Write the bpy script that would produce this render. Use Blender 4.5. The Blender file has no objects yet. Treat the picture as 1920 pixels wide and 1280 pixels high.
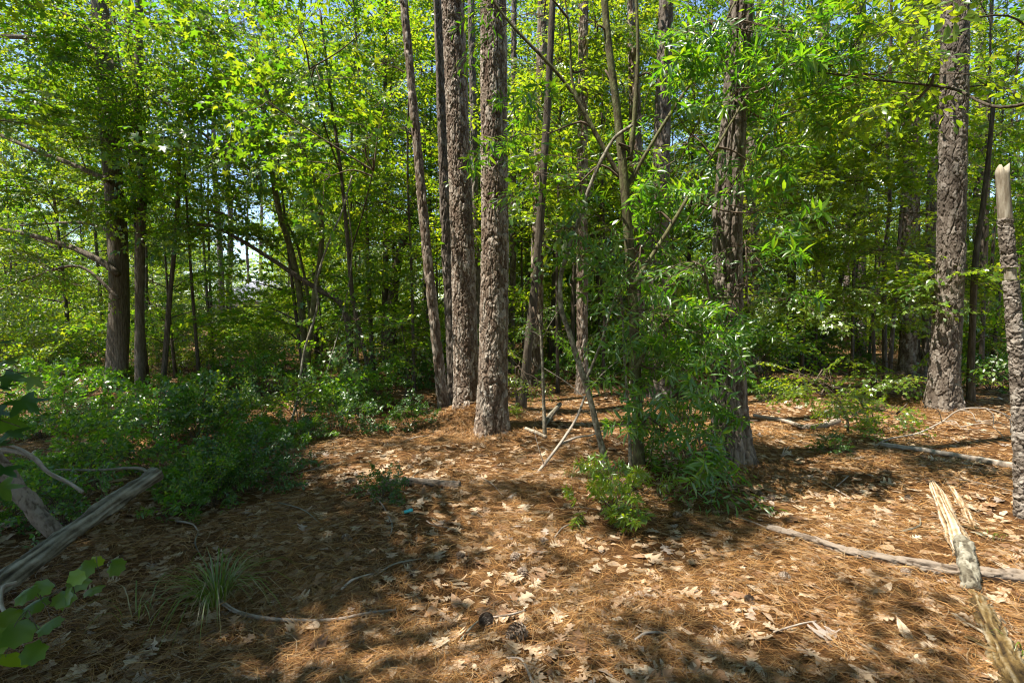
import bpy, math, random
import numpy as np

rng = np.random.default_rng(11)
random.seed(5)
PI = math.pi
scene = bpy.context.scene
COL = scene.collection

# ------------------------------------------------------------------ camera geometry
F = 960.0
PITCH = math.atan(55.0 / 960.0)
CAMZ = 1.5
FWD = np.array([0, math.cos(PITCH), -math.sin(PITCH)])
UPV = np.array([0, math.sin(PITCH), math.cos(PITCH)])
RGT = np.array([1.0, 0, 0])
CAM = np.array([0, 0, CAMZ])
SUN_EL = math.radians(65)
SUN_AZ = (-0.96, -0.28)
SUN = np.array([SUN_AZ[0] * math.cos(SUN_EL), SUN_AZ[1] * math.cos(SUN_EL), math.sin(SUN_EL)])

MOUNDS = []


def hgt(x, y):
    x = np.asarray(x, float); y = np.asarray(y, float)
    h = 0.045 * np.sin(0.9 * x + 0.4) * np.cos(0.7 * y + 1.0) + 0.025 * np.sin(2.3 * x + 1.1 * y) \
        + 0.018 * np.sin(3.1 * y - 1.7 * x + 2) + 0.010 * np.sin(6.1 * x + 0.6) * np.sin(5.3 * y + 1.1)
    for mx, my, a, w in MOUNDS:
        h = h + a * np.exp(-((x - mx) ** 2 + (y - my) ** 2) / (w * w))
    return h


def rdir(px, py):
    return FWD + RGT * ((px - 960) / F) + UPV * ((640 - py) / F)


def P(px, py, Y):
    d = rdir(px, py)
    return CAM + d * (Y / d[1])


def G(px, py, lift=0.0):
    d = rdir(px, py)
    z = 0.0
    p = CAM
    for _ in range(8):
        t = (z - CAMZ) / d[2]
        p = CAM + d * t
        z = float(hgt(p[0], p[1]))
    return np.array([p[0], p[1], z + lift])


_g = G(900, 800); MOUNDS.append((_g[0], _g[1] + 0.3, 0.17, 0.75)); MOUNDS.append((_g[0] - .05, _g[1] + .35, .09, .42))
_g = G(1385, 860); MOUNDS.append((_g[0], _g[1] + 0.2, 0.08, 0.6))
_g = G(1770, 765); MOUNDS.append((_g[0], _g[1] + 0.2, 0.14, 0.9))

# ------------------------------------------------------------------ node helpers / materials


def new_mat(name):
    m = bpy.data.materials.new(name)
    m.use_nodes = True
    nt = m.node_tree
    nt.nodes.clear()
    out = nt.nodes.new('ShaderNodeOutputMaterial')
    return m, nt, out


def nd(nt, typ, **kw):
    n = nt.nodes.new(typ)
    for k, v in kw.items():
        if k in n.inputs.keys():
            n.inputs[k].default_value = v
        else:
            setattr(n, k, v)
    return n


def ramp(nt, stops, interp='LINEAR'):
    r = nt.nodes.new('ShaderNodeValToRGB')
    e = r.color_ramp.elements
    r.color_ramp.interpolation = interp
    while len(e) < len(stops):
        e.new(0.5)
    for i, (p, c) in enumerate(stops):
        e[i].position = p
        e[i].color = (c[0], c[1], c[2], 1)
    return r


def rand_value(nt):
    """one value per leaf and per object"""
    g = nt.nodes.new('ShaderNodeNewGeometry')
    o = nt.nodes.new('ShaderNodeObjectInfo')
    a = nd(nt, 'ShaderNodeMath', operation='ADD')
    nt.links.new(g.outputs['Random Per Island'], a.inputs[0])
    nt.links.new(o.outputs['Random'], a.inputs[1])
    f = nd(nt, 'ShaderNodeMath', operation='FRACT')
    nt.links.new(a.outputs[0], f.inputs[0])
    return f.outputs[0], g, o


def leaf_mat(name, stops, tstops, trans=0.42, gloss=0.07, rough=0.38):
    m, nt, out = new_mat(name)
    r, g, o = rand_value(nt)
    c1 = ramp(nt, stops); c2 = ramp(nt, tstops)
    nt.links.new(r, c1.inputs[0]); nt.links.new(r, c2.inputs[0])
    d = nd(nt, 'ShaderNodeBsdfDiffuse')
    t = nd(nt, 'ShaderNodeBsdfTranslucent')
    nt.links.new(c1.outputs[0], d.inputs['Color']); nt.links.new(c2.outputs[0], t.inputs['Color'])
    mx = nd(nt, 'ShaderNodeMixShader'); mx.inputs[0].default_value = trans
    nt.links.new(d.outputs[0], mx.inputs[1]); nt.links.new(t.outputs[0], mx.inputs[2])
    gl = nd(nt, 'ShaderNodeBsdfGlossy'); gl.inputs['Roughness'].default_value = rough
    gl.inputs['Color'].default_value = (1, 1, 0.95, 1)
    mx2 = nd(nt, 'ShaderNodeMixShader'); mx2.inputs[0].default_value = gloss
    nt.links.new(mx.outputs[0], mx2.inputs[1]); nt.links.new(gl.outputs[0], mx2.inputs[2])
    nt.links.new(mx2.outputs[0], out.inputs[0])
    return m


def wood_mat(name, stops, scale=(9, 9, 2.2), bump=0.5, detail=5, rough=0.9, nscale=3.0, voro=None, dist=0.02, attr=None):
    m, nt, out = new_mat(name)
    b = nd(nt, 'ShaderNodeBsdfPrincipled'); b.inputs['Roughness'].default_value = rough
    b.inputs['Specular IOR Level'].default_value = 0.15
    tc = nd(nt, 'ShaderNodeTexCoord'); mp = nd(nt, 'ShaderNodeMapping')
    mp.inputs['Scale'].default_value = scale
    nt.links.new(tc.outputs['Object'], mp.inputs[0])
    n = nd(nt, 'ShaderNodeTexNoise'); n.inputs['Scale'].default_value = nscale; n.inputs['Detail'].default_value = detail
    n.inputs['Roughness'].default_value = 0.65
    nt.links.new(mp.outputs[0], n.inputs['Vector'])
    src = n.outputs['Fac']
    height = src
    if voro:
        v = nd(nt, 'ShaderNodeTexVoronoi', feature='DISTANCE_TO_EDGE'); v.inputs['Scale'].default_value = voro
        mp2 = nd(nt, 'ShaderNodeMapping'); mp2.inputs['Scale'].default_value = (1, 1, 0.5)
        nt.links.new(tc.outputs['Object'], mp2.inputs[0]); nt.links.new(mp2.outputs[0], v.inputs['Vector'])
        v2 = nd(nt, 'ShaderNodeTexVoronoi'); v2.inputs['Scale'].default_value = voro
        nt.links.new(mp2.outputs[0], v2.inputs['Vector'])
        mr = nd(nt, 'ShaderNodeMapRange'); mr.inputs[1].default_value = 0.0; mr.inputs[2].default_value = 0.16
        nt.links.new(v.outputs['Distance'], mr.inputs[0])
        ad = nd(nt, 'ShaderNodeMath', operation='MULTIPLY_ADD')
        nt.links.new(n.outputs['Fac'], ad.inputs[0]); ad.inputs[1].default_value = 0.6
        nt.links.new(mr.outputs[0], ad.inputs[2])
        height = ad.outputs[0]
        sep = nd(nt, 'ShaderNodeSeparateColor'); nt.links.new(v2.outputs['Color'], sep.inputs[0])
        mxv = nd(nt, 'ShaderNodeMath', operation='MULTIPLY_ADD')
        nt.links.new(sep.outputs[0], mxv.inputs[0]); mxv.inputs[1].default_value = 0.5
        hf = nd(nt, 'ShaderNodeMath', operation='MULTIPLY'); nt.links.new(n.outputs['Fac'], hf.inputs[0]); hf.inputs[1].default_value = 0.55
        nt.links.new(hf.outputs[0], mxv.inputs[2])
        src = mxv.outputs[0]
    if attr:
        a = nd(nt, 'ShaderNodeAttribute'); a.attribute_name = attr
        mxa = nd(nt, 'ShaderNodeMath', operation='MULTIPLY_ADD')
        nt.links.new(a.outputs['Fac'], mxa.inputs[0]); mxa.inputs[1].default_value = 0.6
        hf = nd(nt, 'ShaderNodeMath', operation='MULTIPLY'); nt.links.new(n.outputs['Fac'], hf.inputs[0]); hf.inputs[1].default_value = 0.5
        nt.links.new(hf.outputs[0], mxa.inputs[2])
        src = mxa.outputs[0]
    cr = ramp(nt, stops); nt.links.new(src, cr.inputs[0])
    nt.links.new(cr.outputs[0], b.inputs['Base Color'])
    bp = nd(nt, 'ShaderNodeBump'); bp.inputs['Strength'].default_value = bump; bp.inputs['Distance'].default_value = dist
    nt.links.new(height, bp.inputs['Height']); nt.links.new(bp.outputs[0], b.inputs['Normal'])
    nt.links.new(b.outputs[0], out.inputs[0])
    return m


def litter_mat(name, stops, rough=0.75, trans=0.0):
    m, nt, out = new_mat(name)
    r, g, o = rand_value(nt)
    cr = ramp(nt, stops); nt.links.new(r, cr.inputs[0])
    n = nd(nt, 'ShaderNodeTexNoise'); n.inputs['Scale'].default_value = 60; n.inputs['Detail'].default_value = 3
    tc = nd(nt, 'ShaderNodeTexCoord'); nt.links.new(tc.outputs['Object'], n.inputs['Vector'])
    mx = nd(nt, 'ShaderNodeMix', data_type='RGBA', blend_type='MULTIPLY'); mx.inputs[0].default_value = 0.5
    cr2 = ramp(nt, [(0.3, (0.45, 0.4, 0.36)), (0.65, (1, 1, 1))]); nt.links.new(n.outputs['Fac'], cr2.inputs[0])
    nt.links.new(cr.outputs[0], mx.inputs[6]); nt.links.new(cr2.outputs[0], mx.inputs[7])
    d = nd(nt, 'ShaderNodeBsdfPrincipled'); d.inputs['Roughness'].default_value = rough
    d.inputs['Specular IOR Level'].default_value = 0.25
    nt.links.new(mx.outputs[2], d.inputs['Base Color'])
    last = d.outputs[0]
    if trans:
        t = nd(nt, 'ShaderNodeBsdfTranslucent'); nt.links.new(mx.outputs[2], t.inputs['Color'])
        ms = nd(nt, 'ShaderNodeMixShader'); ms.inputs[0].default_value = trans
        nt.links.new(d.outputs[0], ms.inputs[1]); nt.links.new(t.outputs[0], ms.inputs[2]); last = ms.outputs[0]
    nt.links.new(last, out.inputs[0])
    return m


def ground_mat():
    m, nt, out = new_mat('forest_floor')
    b = nd(nt, 'ShaderNodeBsdfPrincipled'); b.inputs['Roughness'].default_value = 0.95
    b.inputs['Specular IOR Level'].default_value = 0.1
    tc = nd(nt, 'ShaderNodeTexCoord')
    n1 = nd(nt, 'ShaderNodeTexNoise'); n1.inputs['Scale'].default_value = 0.55; n1.inputs['Detail'].default_value = 4
    n2 = nd(nt, 'ShaderNodeTexNoise'); n2.inputs['Scale'].default_value = 14; n2.inputs['Detail'].default_value = 8; n2.inputs['Roughness'].default_value = 0.75
    n3 = nd(nt, 'ShaderNodeTexVoronoi'); n3.inputs['Scale'].default_value = 22
    for n in (n1, n2, n3):
        nt.links.new(tc.outputs['Object'], n.inputs['Vector'])
    c1 = ramp(nt, [(0.30, (0.03, 0.015, 0.007)), (0.5, (0.115, 0.056, 0.02)), (0.62, (0.20, 0.108, 0.042)), (0.8, (0.31, 0.205, 0.11))])
    nt.links.new(n2.outputs['Fac'], c1.inputs[0])
    c2 = ramp(nt, [(0.35, (0.6, 0.52, 0.45)), (0.65, (1, 1, 1))])
    nt.links.new(n1.outputs['Fac'], c2.inputs[0])
    mx = nd(nt, 'ShaderNodeMix', data_type='RGBA', blend_type='MULTIPLY'); mx.inputs[0].default_value = 1
    nt.links.new(c1.outputs[0], mx.inputs[6]); nt.links.new(c2.outputs[0], mx.inputs[7])
    # scattered paler leaf fragments
    sep = nd(nt, 'ShaderNodeSeparateColor'); nt.links.new(n3.outputs['Color'], sep.inputs[0])
    gt = nd(nt, 'ShaderNodeMath', operation='GREATER_THAN'); gt.inputs[1].default_value = 0.86
    nt.links.new(sep.outputs[0], gt.inputs[0])
    mx3 = nd(nt, 'ShaderNodeMix', data_type='RGBA'); nt.links.new(gt.outputs[0], mx3.inputs[0])
    nt.links.new(mx.outputs[2], mx3.inputs[6]); mx3.inputs[7].default_value = (0.36, 0.25, 0.15, 1)
    nt.links.new(mx3.outputs[2], b.inputs['Base Color'])
    bp = nd(nt, 'ShaderNodeBump'); bp.inputs['Strength'].default_value = 0.9; bp.inputs['Distance'].default_value = 0.03
    nt.links.new(n2.outputs['Fac'], bp.inputs['Height']); nt.links.new(bp.outputs[0], b.inputs['Normal'])
    nt.links.new(b.outputs[0], out.inputs[0])
    return m


def plain_mat(name, col, rough=0.8, noise=0.25, scale=8):
    m, nt, out = new_mat(name)
    b = nd(nt, 'ShaderNodeBsdfPrincipled'); b.inputs['Roughness'].default_value = rough
    n = nd(nt, 'ShaderNodeTexNoise'); n.inputs['Scale'].default_value = scale; n.inputs['Detail'].default_value = 4
    tc = nd(nt, 'ShaderNodeTexCoord'); nt.links.new(tc.outputs['Object'], n.inputs['Vector'])
    lo = tuple(c * (1 - noise) for c in col); hi = tuple(min(1, c * (1 + noise)) for c in col)
    cr = ramp(nt, [(0.3, lo), (0.7, hi)]); nt.links.new(n.outputs['Fac'], cr.inputs[0])
    nt.links.new(cr.outputs[0], b.inputs['Base Color']); nt.links.new(b.outputs[0], out.inputs[0])
    return m


M = {}
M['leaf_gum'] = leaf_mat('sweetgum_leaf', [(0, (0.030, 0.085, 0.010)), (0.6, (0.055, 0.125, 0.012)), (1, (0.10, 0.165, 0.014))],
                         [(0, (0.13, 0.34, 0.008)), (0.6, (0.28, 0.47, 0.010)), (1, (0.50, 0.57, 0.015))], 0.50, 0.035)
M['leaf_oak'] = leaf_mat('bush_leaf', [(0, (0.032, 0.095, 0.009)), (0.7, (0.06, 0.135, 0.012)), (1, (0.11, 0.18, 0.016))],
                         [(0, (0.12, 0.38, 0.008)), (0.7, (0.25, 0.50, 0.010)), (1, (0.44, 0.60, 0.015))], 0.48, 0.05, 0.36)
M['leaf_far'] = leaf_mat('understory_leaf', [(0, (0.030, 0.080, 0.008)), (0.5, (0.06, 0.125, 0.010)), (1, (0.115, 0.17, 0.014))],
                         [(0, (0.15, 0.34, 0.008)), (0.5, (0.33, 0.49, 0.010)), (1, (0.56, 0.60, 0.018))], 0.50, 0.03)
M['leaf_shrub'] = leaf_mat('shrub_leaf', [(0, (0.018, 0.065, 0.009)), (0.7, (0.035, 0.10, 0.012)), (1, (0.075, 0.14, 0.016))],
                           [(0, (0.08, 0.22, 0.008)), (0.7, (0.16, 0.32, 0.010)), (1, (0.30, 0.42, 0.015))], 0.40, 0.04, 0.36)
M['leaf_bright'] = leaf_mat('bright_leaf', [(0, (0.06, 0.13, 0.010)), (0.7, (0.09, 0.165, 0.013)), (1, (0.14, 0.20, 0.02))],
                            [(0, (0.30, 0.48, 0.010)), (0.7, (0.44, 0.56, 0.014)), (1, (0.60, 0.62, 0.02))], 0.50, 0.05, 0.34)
M['needle'] = leaf_mat('pine_needle_green', [(0, (0.035, 0.07, 0.016)), (1, (0.075, 0.12, 0.03))],
                       [(0, (0.10, 0.17, 0.02)), (1, (0.2, 0.27, 0.03))], 0.3, 0.06)
M['grass'] = leaf_mat('grass_blade', [(0, (0.075, 0.14, 0.010)), (0.6, (0.13, 0.19, 0.014)), (0.75, (0.22, 0.20, 0.09)), (1, (0.32, 0.26, 0.14))],
                      [(0, (0.14, 0.26, 0.02)), (0.6, (0.2, 0.3, 0.02)), (1, (0.3, 0.26, 0.1))], 0.35, 0.05)
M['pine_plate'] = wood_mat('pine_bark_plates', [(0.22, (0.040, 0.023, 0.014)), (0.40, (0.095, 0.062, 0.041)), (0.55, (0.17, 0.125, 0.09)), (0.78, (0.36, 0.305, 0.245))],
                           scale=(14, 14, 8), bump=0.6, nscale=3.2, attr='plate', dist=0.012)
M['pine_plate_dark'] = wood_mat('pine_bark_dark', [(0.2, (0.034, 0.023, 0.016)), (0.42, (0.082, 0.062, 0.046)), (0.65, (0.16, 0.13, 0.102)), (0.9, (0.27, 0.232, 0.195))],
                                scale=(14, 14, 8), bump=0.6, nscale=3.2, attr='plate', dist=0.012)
M['pine_far'] = wood_mat('pine_bark', [(0.2, (0.05, 0.034, 0.028)), (0.45, (0.125, 0.09, 0.072)), (0.7, (0.24, 0.19, 0.16)), (0.95, (0.34, 0.29, 0.25))],
                         scale=(9, 9, 3), bump=1.0, nscale=3.0, voro=15.0, dist=0.03)
M['bark'] = wood_mat('grey_brown_bark', [(0.25, (0.03, 0.023, 0.016)), (0.5, (0.08, 0.063, 0.045)), (0.75, (0.17, 0.14, 0.105))],
                     scale=(10, 10, 1.6), bump=0.9, nscale=3.5, dist=0.03)
M['bark_big'] = wood_mat('furrowed_hardwood_bark', [(0.25, (0.05, 0.038, 0.027)), (0.5, (0.13, 0.105, 0.078)), (0.75, (0.25, 0.21, 0.165))],
                     scale=(10, 10, 1.6), bump=1.0, nscale=3.5, dist=0.04)
M['bark_mossy'] = wood_mat('mossy_bark', [(0.25, (0.035, 0.03, 0.016)), (0.45, (0.09, 0.075, 0.04)), (0.58, (0.12, 0.125, 0.05)), (0.75, (0.24, 0.21, 0.14))],
                           scale=(7, 7, 3), bump=0.8, nscale=3.5, dist=0.02)
M['bark_pale'] = wood_mat('pale_lichened_bark', [(0.3, (0.05, 0.042, 0.028)), (0.46, (0.13, 0.11, 0.075)), (0.6, (0.26, 0.235, 0.175)), (0.75, (0.42, 0.40, 0.33))],
                          scale=(7, 7, 5), bump=0.8, nscale=4.0, dist=0.015)
M['twig'] = wood_mat('twig_wood', [(0.3, (0.06, 0.042, 0.028)), (0.7, (0.15, 0.11, 0.075))], bump=0.2)
M['dead'] = wood_mat('dead_grey_wood', [(0.25, (0.09, 0.07, 0.05)), (0.5, (0.25, 0.20, 0.155)), (0.8, (0.44, 0.38, 0.31))],
                     scale=(10, 10, 10), bump=0.6, nscale=2.2, dist=0.015, attr='plate')
M['deadmoss'] = wood_mat('weathered_grey_wood', [(0.28, (0.025, 0.02, 0.014)), (0.45, (0.085, 0.07, 0.047)), (0.6, (0.17, 0.15, 0.108)), (0.85, (0.32, 0.29, 0.225))],
                         scale=(7, 7, 7), bump=0.9, nscale=2.4, dist=0.02, attr='plate')
M['rotten'] = wood_mat('rotten_pale_wood', [(0.25, (0.05, 0.03, 0.017)), (0.42, (0.16, 0.095, 0.045)), (0.53, (0.29, 0.20, 0.11)), (0.74, (0.50, 0.42, 0.31))],
                       scale=(8, 8, 8), bump=0.9, nscale=2.4, dist=0.02, attr='plate')
M['rotten_moss'] = wood_mat('rotten_mossy_wood', [(0.25, (0.018, 0.012, 0.007)), (0.42, (0.06, 0.038, 0.015)), (0.52, (0.115, 0.072, 0.024)), (0.62, (0.17, 0.12, 0.055)), (0.85, (0.34, 0.28, 0.19))],
                            scale=(8, 8, 8), bump=1.0, nscale=3.2, dist=0.03, attr='plate')
M['log_bark'] = wood_mat('fallen_pine_bark', [(0.22, (0.035, 0.024, 0.016)), (0.40, (0.10, 0.072, 0.05)), (0.6, (0.21, 0.165, 0.125))],
                         scale=(8, 8, 8), bump=0.8, nscale=3, dist=0.012, attr='plate')
M['snag_bark'] = wood_mat('flaky_snag_bark', [(0.25, (0.04, 0.03, 0.023)), (0.42, (0.11, 0.088, 0.068)), (0.6, (0.22, 0.18, 0.145)), (0.85, (0.38, 0.335, 0.28))],
                          scale=(7, 7, 14), bump=1.0, nscale=2.6, dist=0.02, attr='plate')
M['bare_wood'] = wood_mat('bare_cream_wood', [(0.3, (0.10, 0.075, 0.05)), (0.45, (0.21, 0.17, 0.12)), (0.6, (0.34, 0.295, 0.225)), (0.8, (0.48, 0.43, 0.35))],
                          scale=(12, 12, 2), bump=0.4, nscale=2.2, dist=0.01)
M['ground'] = ground_mat()
M['needles'] = litter_mat('fallen_needles', [(0, (0.09, 0.042, 0.016)), (0.3, (0.20, 0.088, 0.024)), (0.6, (0.31, 0.148, 0.042)), (0.85, (0.42, 0.25, 0.095)), (1, (0.27, 0.21, 0.145))], 0.6)
M['oakleaf'] = litter_mat('fallen_oak_leaf', [(0, (0.16, 0.085, 0.045)), (0.14, (0.30, 0.17, 0.09)), (0.32, (0.46, 0.31, 0.19)), (0.6, (0.58, 0.47, 0.33)), (0.85, (0.50, 0.34, 0.20)), (1, (0.36, 0.30, 0.25))], 0.6, 0.2)
M['cone'] = litter_mat('cone_scale', [(0, (0.10, 0.065, 0.042)), (0.5, (0.20, 0.145, 0.105)), (1, (0.34, 0.27, 0.20))], 0.8)
M['teal'] = plain_mat('teal_plastic', (0.06, 0.42, 0.42), 0.45, 0.15, 40)
M['brass'] = plain_mat('dull_brass', (0.30, 0.22, 0.09), 0.5, 0.2, 40)
M['roof'] = plain_mat('pale_roof', (0.17, 0.17, 0.185), 0.8, 0.15, 3)
M['siding'] = plain_mat('sage_siding', (0.33, 0.40, 0.36), 0.8, 0.12, 2)
M['trim'] = plain_mat('white_trim', (0.75, 0.75, 0.76), 0.7, 0.05, 4)
M['glass'] = plain_mat('dark_pane', (0.05, 0.07, 0.10), 0.1, 0.1, 2)
M['fence'] = plain_mat('orange_fence_wood', (0.42, 0.17, 0.05), 0.85, 0.3, 6)

# ------------------------------------------------------------------ mesh building


class MB:
    def __init__(self):
        self.v = []; self.f = []; self.n = 0; self.attr = []

    def add(self, v, faces, mat=0, attr=None):
        v = np.asarray(v, np.float32)
        if len(v) == 0:
            return self
        self.v.append(v)
        for fa in (faces if isinstance(faces, list) else [faces]):
            fa = np.asarray(fa, np.int32)
            if len(fa):
                self.f.append((fa + self.n, mat))
        self.attr.append(np.zeros(len(v), np.float32) if attr is None else np.asarray(attr, np.float32))
        self.n += len(v)
        return self

    def mesh(self, name, mats, origin=(0, 0, 0), smooth=True, attr=None):
        v = np.concatenate(self.v) - np.asarray(origin, np.float32)
        me = bpy.data.meshes.new(name)
        me.vertices.add(len(v)); me.vertices.foreach_set('co', v.ravel().astype(np.float32))
        loops = np.concatenate([f.ravel() for f, _ in self.f])
        tot = np.concatenate([np.full(len(f), f.shape[1], np.int32) for f, _ in self.f])
        mi = np.concatenate([np.full(len(f), m, np.int32) for f, m in self.f])
        start = np.concatenate([[0], np.cumsum(tot)[:-1]]).astype(np.int32)
        me.loops.add(len(loops)); me.loops.foreach_set('vertex_index', loops)
        me.polygons.add(len(tot)); me.polygons.foreach_set('loop_start', start)
        me.polygons.foreach_set('material_index', mi)
        me.polygons.foreach_set('use_smooth', np.full(len(tot), smooth, bool))
        for m in mats:
            me.materials.append(m)
        if attr:
            a = me.attributes.new(attr, 'FLOAT', 'POINT')
            a.data.foreach_set('value', np.concatenate(self.attr))
        me.update(calc_edges=True)
        return me

    def build(self, name, mats, parent=None, origin=None, smooth=True, attr=None):
        if not isinstance(mats, list):
            mats = [mats]
        if origin is None:
            origin = np.zeros(3)
            q = parent
            while q is not None:
                origin = origin + np.array(q.location); q = q.parent
        me = self.mesh(name, mats, origin, smooth, attr)
        o = bpy.data.objects.new(name, me)
        COL.objects.link(o)
        if parent is not None:
            o.parent = parent
        else:
            o.location = tuple(float(c) for c in origin)
        return o


def tag(o, label, cat=None, group=None, kind=None):
    o['label'] = label
    if cat: o['category'] = cat
    if group: o['group'] = group
    if kind: o['kind'] = kind
    return o


def thing(name, label, cat, loc, group=None):
    o = bpy.data.objects.new(name, None)
    COL.objects.link(o)
    o.empty_display_size = 0.1
    o.location = tuple(float(c) for c in loc)
    return tag(o, label, cat, group)


KIDS = {}


def copy_thing(src, loc, rz=0.0, sc=1.0, label=None, group=None, tilt=(0, 0)):
    c = src.copy(); COL.objects.link(c)
    c.location = tuple(float(q) for q in loc); c.rotation_euler = (tilt[0], tilt[1], rz)
    c.scale = (sc, sc, sc) if not isinstance(sc, tuple) else sc
    if label: c['label'] = label
    if group: c['group'] = group
    elif 'group' in c.keys() and label: del c['group']
    if src.name not in KIDS:
        KIDS[src.name] = [(k, list(k.children)) for k in src.children]
    for k, subs in KIDS[src.name]:
        d = k.copy(); COL.objects.link(d); d.parent = c
        for s in subs:
            e = s.copy(); COL.objects.link(e); e.parent = d
    return c


def smooth_path(pts, n):
    pts = np.asarray(pts, float)
    if len(pts) == 2:
        t = np.linspace(0, 1, n)[:, None]
        return pts[0] * (1 - t) + pts[1] * t
    d = np.r_[0, np.cumsum(np.linalg.norm(np.diff(pts, axis=0), axis=1))]
    k = len(pts)
    m = np.zeros_like(pts)
    m[1:-1] = (pts[2:] - pts[:-2]) / (d[2:] - d[:-2])[:, None]
    m[0] = (pts[1] - pts[0]) / (d[1] - d[0]); m[-1] = (pts[-1] - pts[-2]) / (d[-1] - d[-2])
    s = np.linspace(0, d[-1], n)
    i = np.clip(np.searchsorted(d, s, 'right') - 1, 0, k - 2)
    h = (d[i + 1] - d[i]); t = ((s - d[i]) / h)[:, None]; h = h[:, None]
    return (2 * t ** 3 - 3 * t ** 2 + 1) * pts[i] + (t ** 3 - 2 * t ** 2 + t) * h * m[i] + (-2 * t ** 3 + 3 * t ** 2) * pts[i + 1] + (t ** 3 - t ** 2) * h * m[i + 1]


def frames(p):
    t = np.gradient(p, axis=0)
    t /= np.linalg.norm(t, axis=1)[:, None] + 1e-9
    mean = np.abs(p[-1] - p[0])
    ref = np.zeros(3); ref[int(np.argmin(mean))] = 1
    u = np.cross(t, ref); u /= np.linalg.norm(u, axis=1)[:, None] + 1e-9
    w = np.cross(t, u)
    return t, u, w


def tube(p, r, k=6, cap=True, rmod=None):
    p = np.asarray(p, float); n = len(p)
    r = np.broadcast_to(np.asarray(r, float), (n,))
    t, u, w = frames(p)
    a = np.arange(k) * 2 * PI / k
    rr = r[:, None] * (np.ones((n, k)) if rmod is None else rmod)
    v = p[:, None, :] + rr[:, :, None] * (np.cos(a)[None, :, None] * u[:, None, :] + np.sin(a)[None, :, None] * w[:, None, :])
    i = np.arange(n - 1)[:, None] * k; j = np.arange(k)[None, :]; j2 = (j + 1) % k
    q = np.stack([i + j, i + j2, i + k + j2, i + k + j], -1).reshape(-1, 4)
    v = v.reshape(-1, 3)
    fs = [q]
    if cap:
        v = np.concatenate([v, p[:1], p[-1:]])
        c0, c1 = n * k, n * k + 1
        jj = np.arange(k)
        fs.append(np.stack([np.full(k, c0), (jj + 1) % k, jj], -1))
        fs.append(np.stack([np.full(k, c1), (n - 1) * k + jj, (n - 1) * k + (jj + 1) % k], -1))
    return v, fs


def vnoise(n, k, seed, fx, fz):
    """smooth periodic noise on an n x k ring grid"""
    g = np.random.default_rng(seed)
    a = np.arange(k) * 2 * PI / k
    z = np.arange(n)
    out = np.zeros((n, k))
    for q in range(7):
        m = g.integers(1, fx + 1); w = g.uniform(-1, 1) * fz; ph = g.uniform(0, 2 * PI)
        out += np.sin(m * a[None, :] + w * z[:, None] + ph) / 7 ** 0.5
    return out


# ------------------------------------------------------------------ bark-plated pine trunks
def hash2(i, j, s):
    h = np.sin(i * 127.1 + j * 311.7 + s * 74.7) * 43758.5453
    return h - np.floor(h)


def vn2(u, v, s):
    iu = np.floor(u); iv = np.floor(v); fu = u - iu; fv = v - iv
    fu = fu * fu * (3 - 2 * fu); fv = fv * fv * (3 - 2 * fv)
    a = hash2(iu, iv, s) * (1 - fu) + hash2(iu + 1, iv, s) * fu
    b = hash2(iu, iv + 1, s) * (1 - fu) + hash2(iu + 1, iv + 1, s) * fu
    return a * (1 - fv) + b * fv


def worley(U, V, nu, seed):
    iu = np.floor(U); iv = np.floor(V)
    F1 = np.full(U.shape, 9.0); F2 = np.full(U.shape, 9.0); ID = np.zeros(U.shape); DV = np.zeros(U.shape); DU = np.zeros(U.shape)
    for a in (-1, 0, 1):
        for b in (-1, 0, 1):
            ci = np.mod(iu + a, nu); cj = iv + b
            ju = iu + a + 0.05 + 0.9 * hash2(ci, cj, seed); jv = cj + 0.05 + 0.9 * hash2(ci, cj, seed + 3.3)
            d = np.abs(U - ju) ** 1.6 + np.abs(V - jv) ** 1.6 * (.5 + hash2(ci, cj, seed + 5.1))
            near = d < F1
            F2 = np.where(near, F1, np.minimum(F2, d))
            ID = np.where(near, hash2(ci, cj, seed + 7.7), ID); DV = np.where(near, V - jv, DV); DU = np.where(near, U - ju, DU)
            F1 = np.where(near, d, F1)
    return F1, F2, ID, DU, DV


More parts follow.
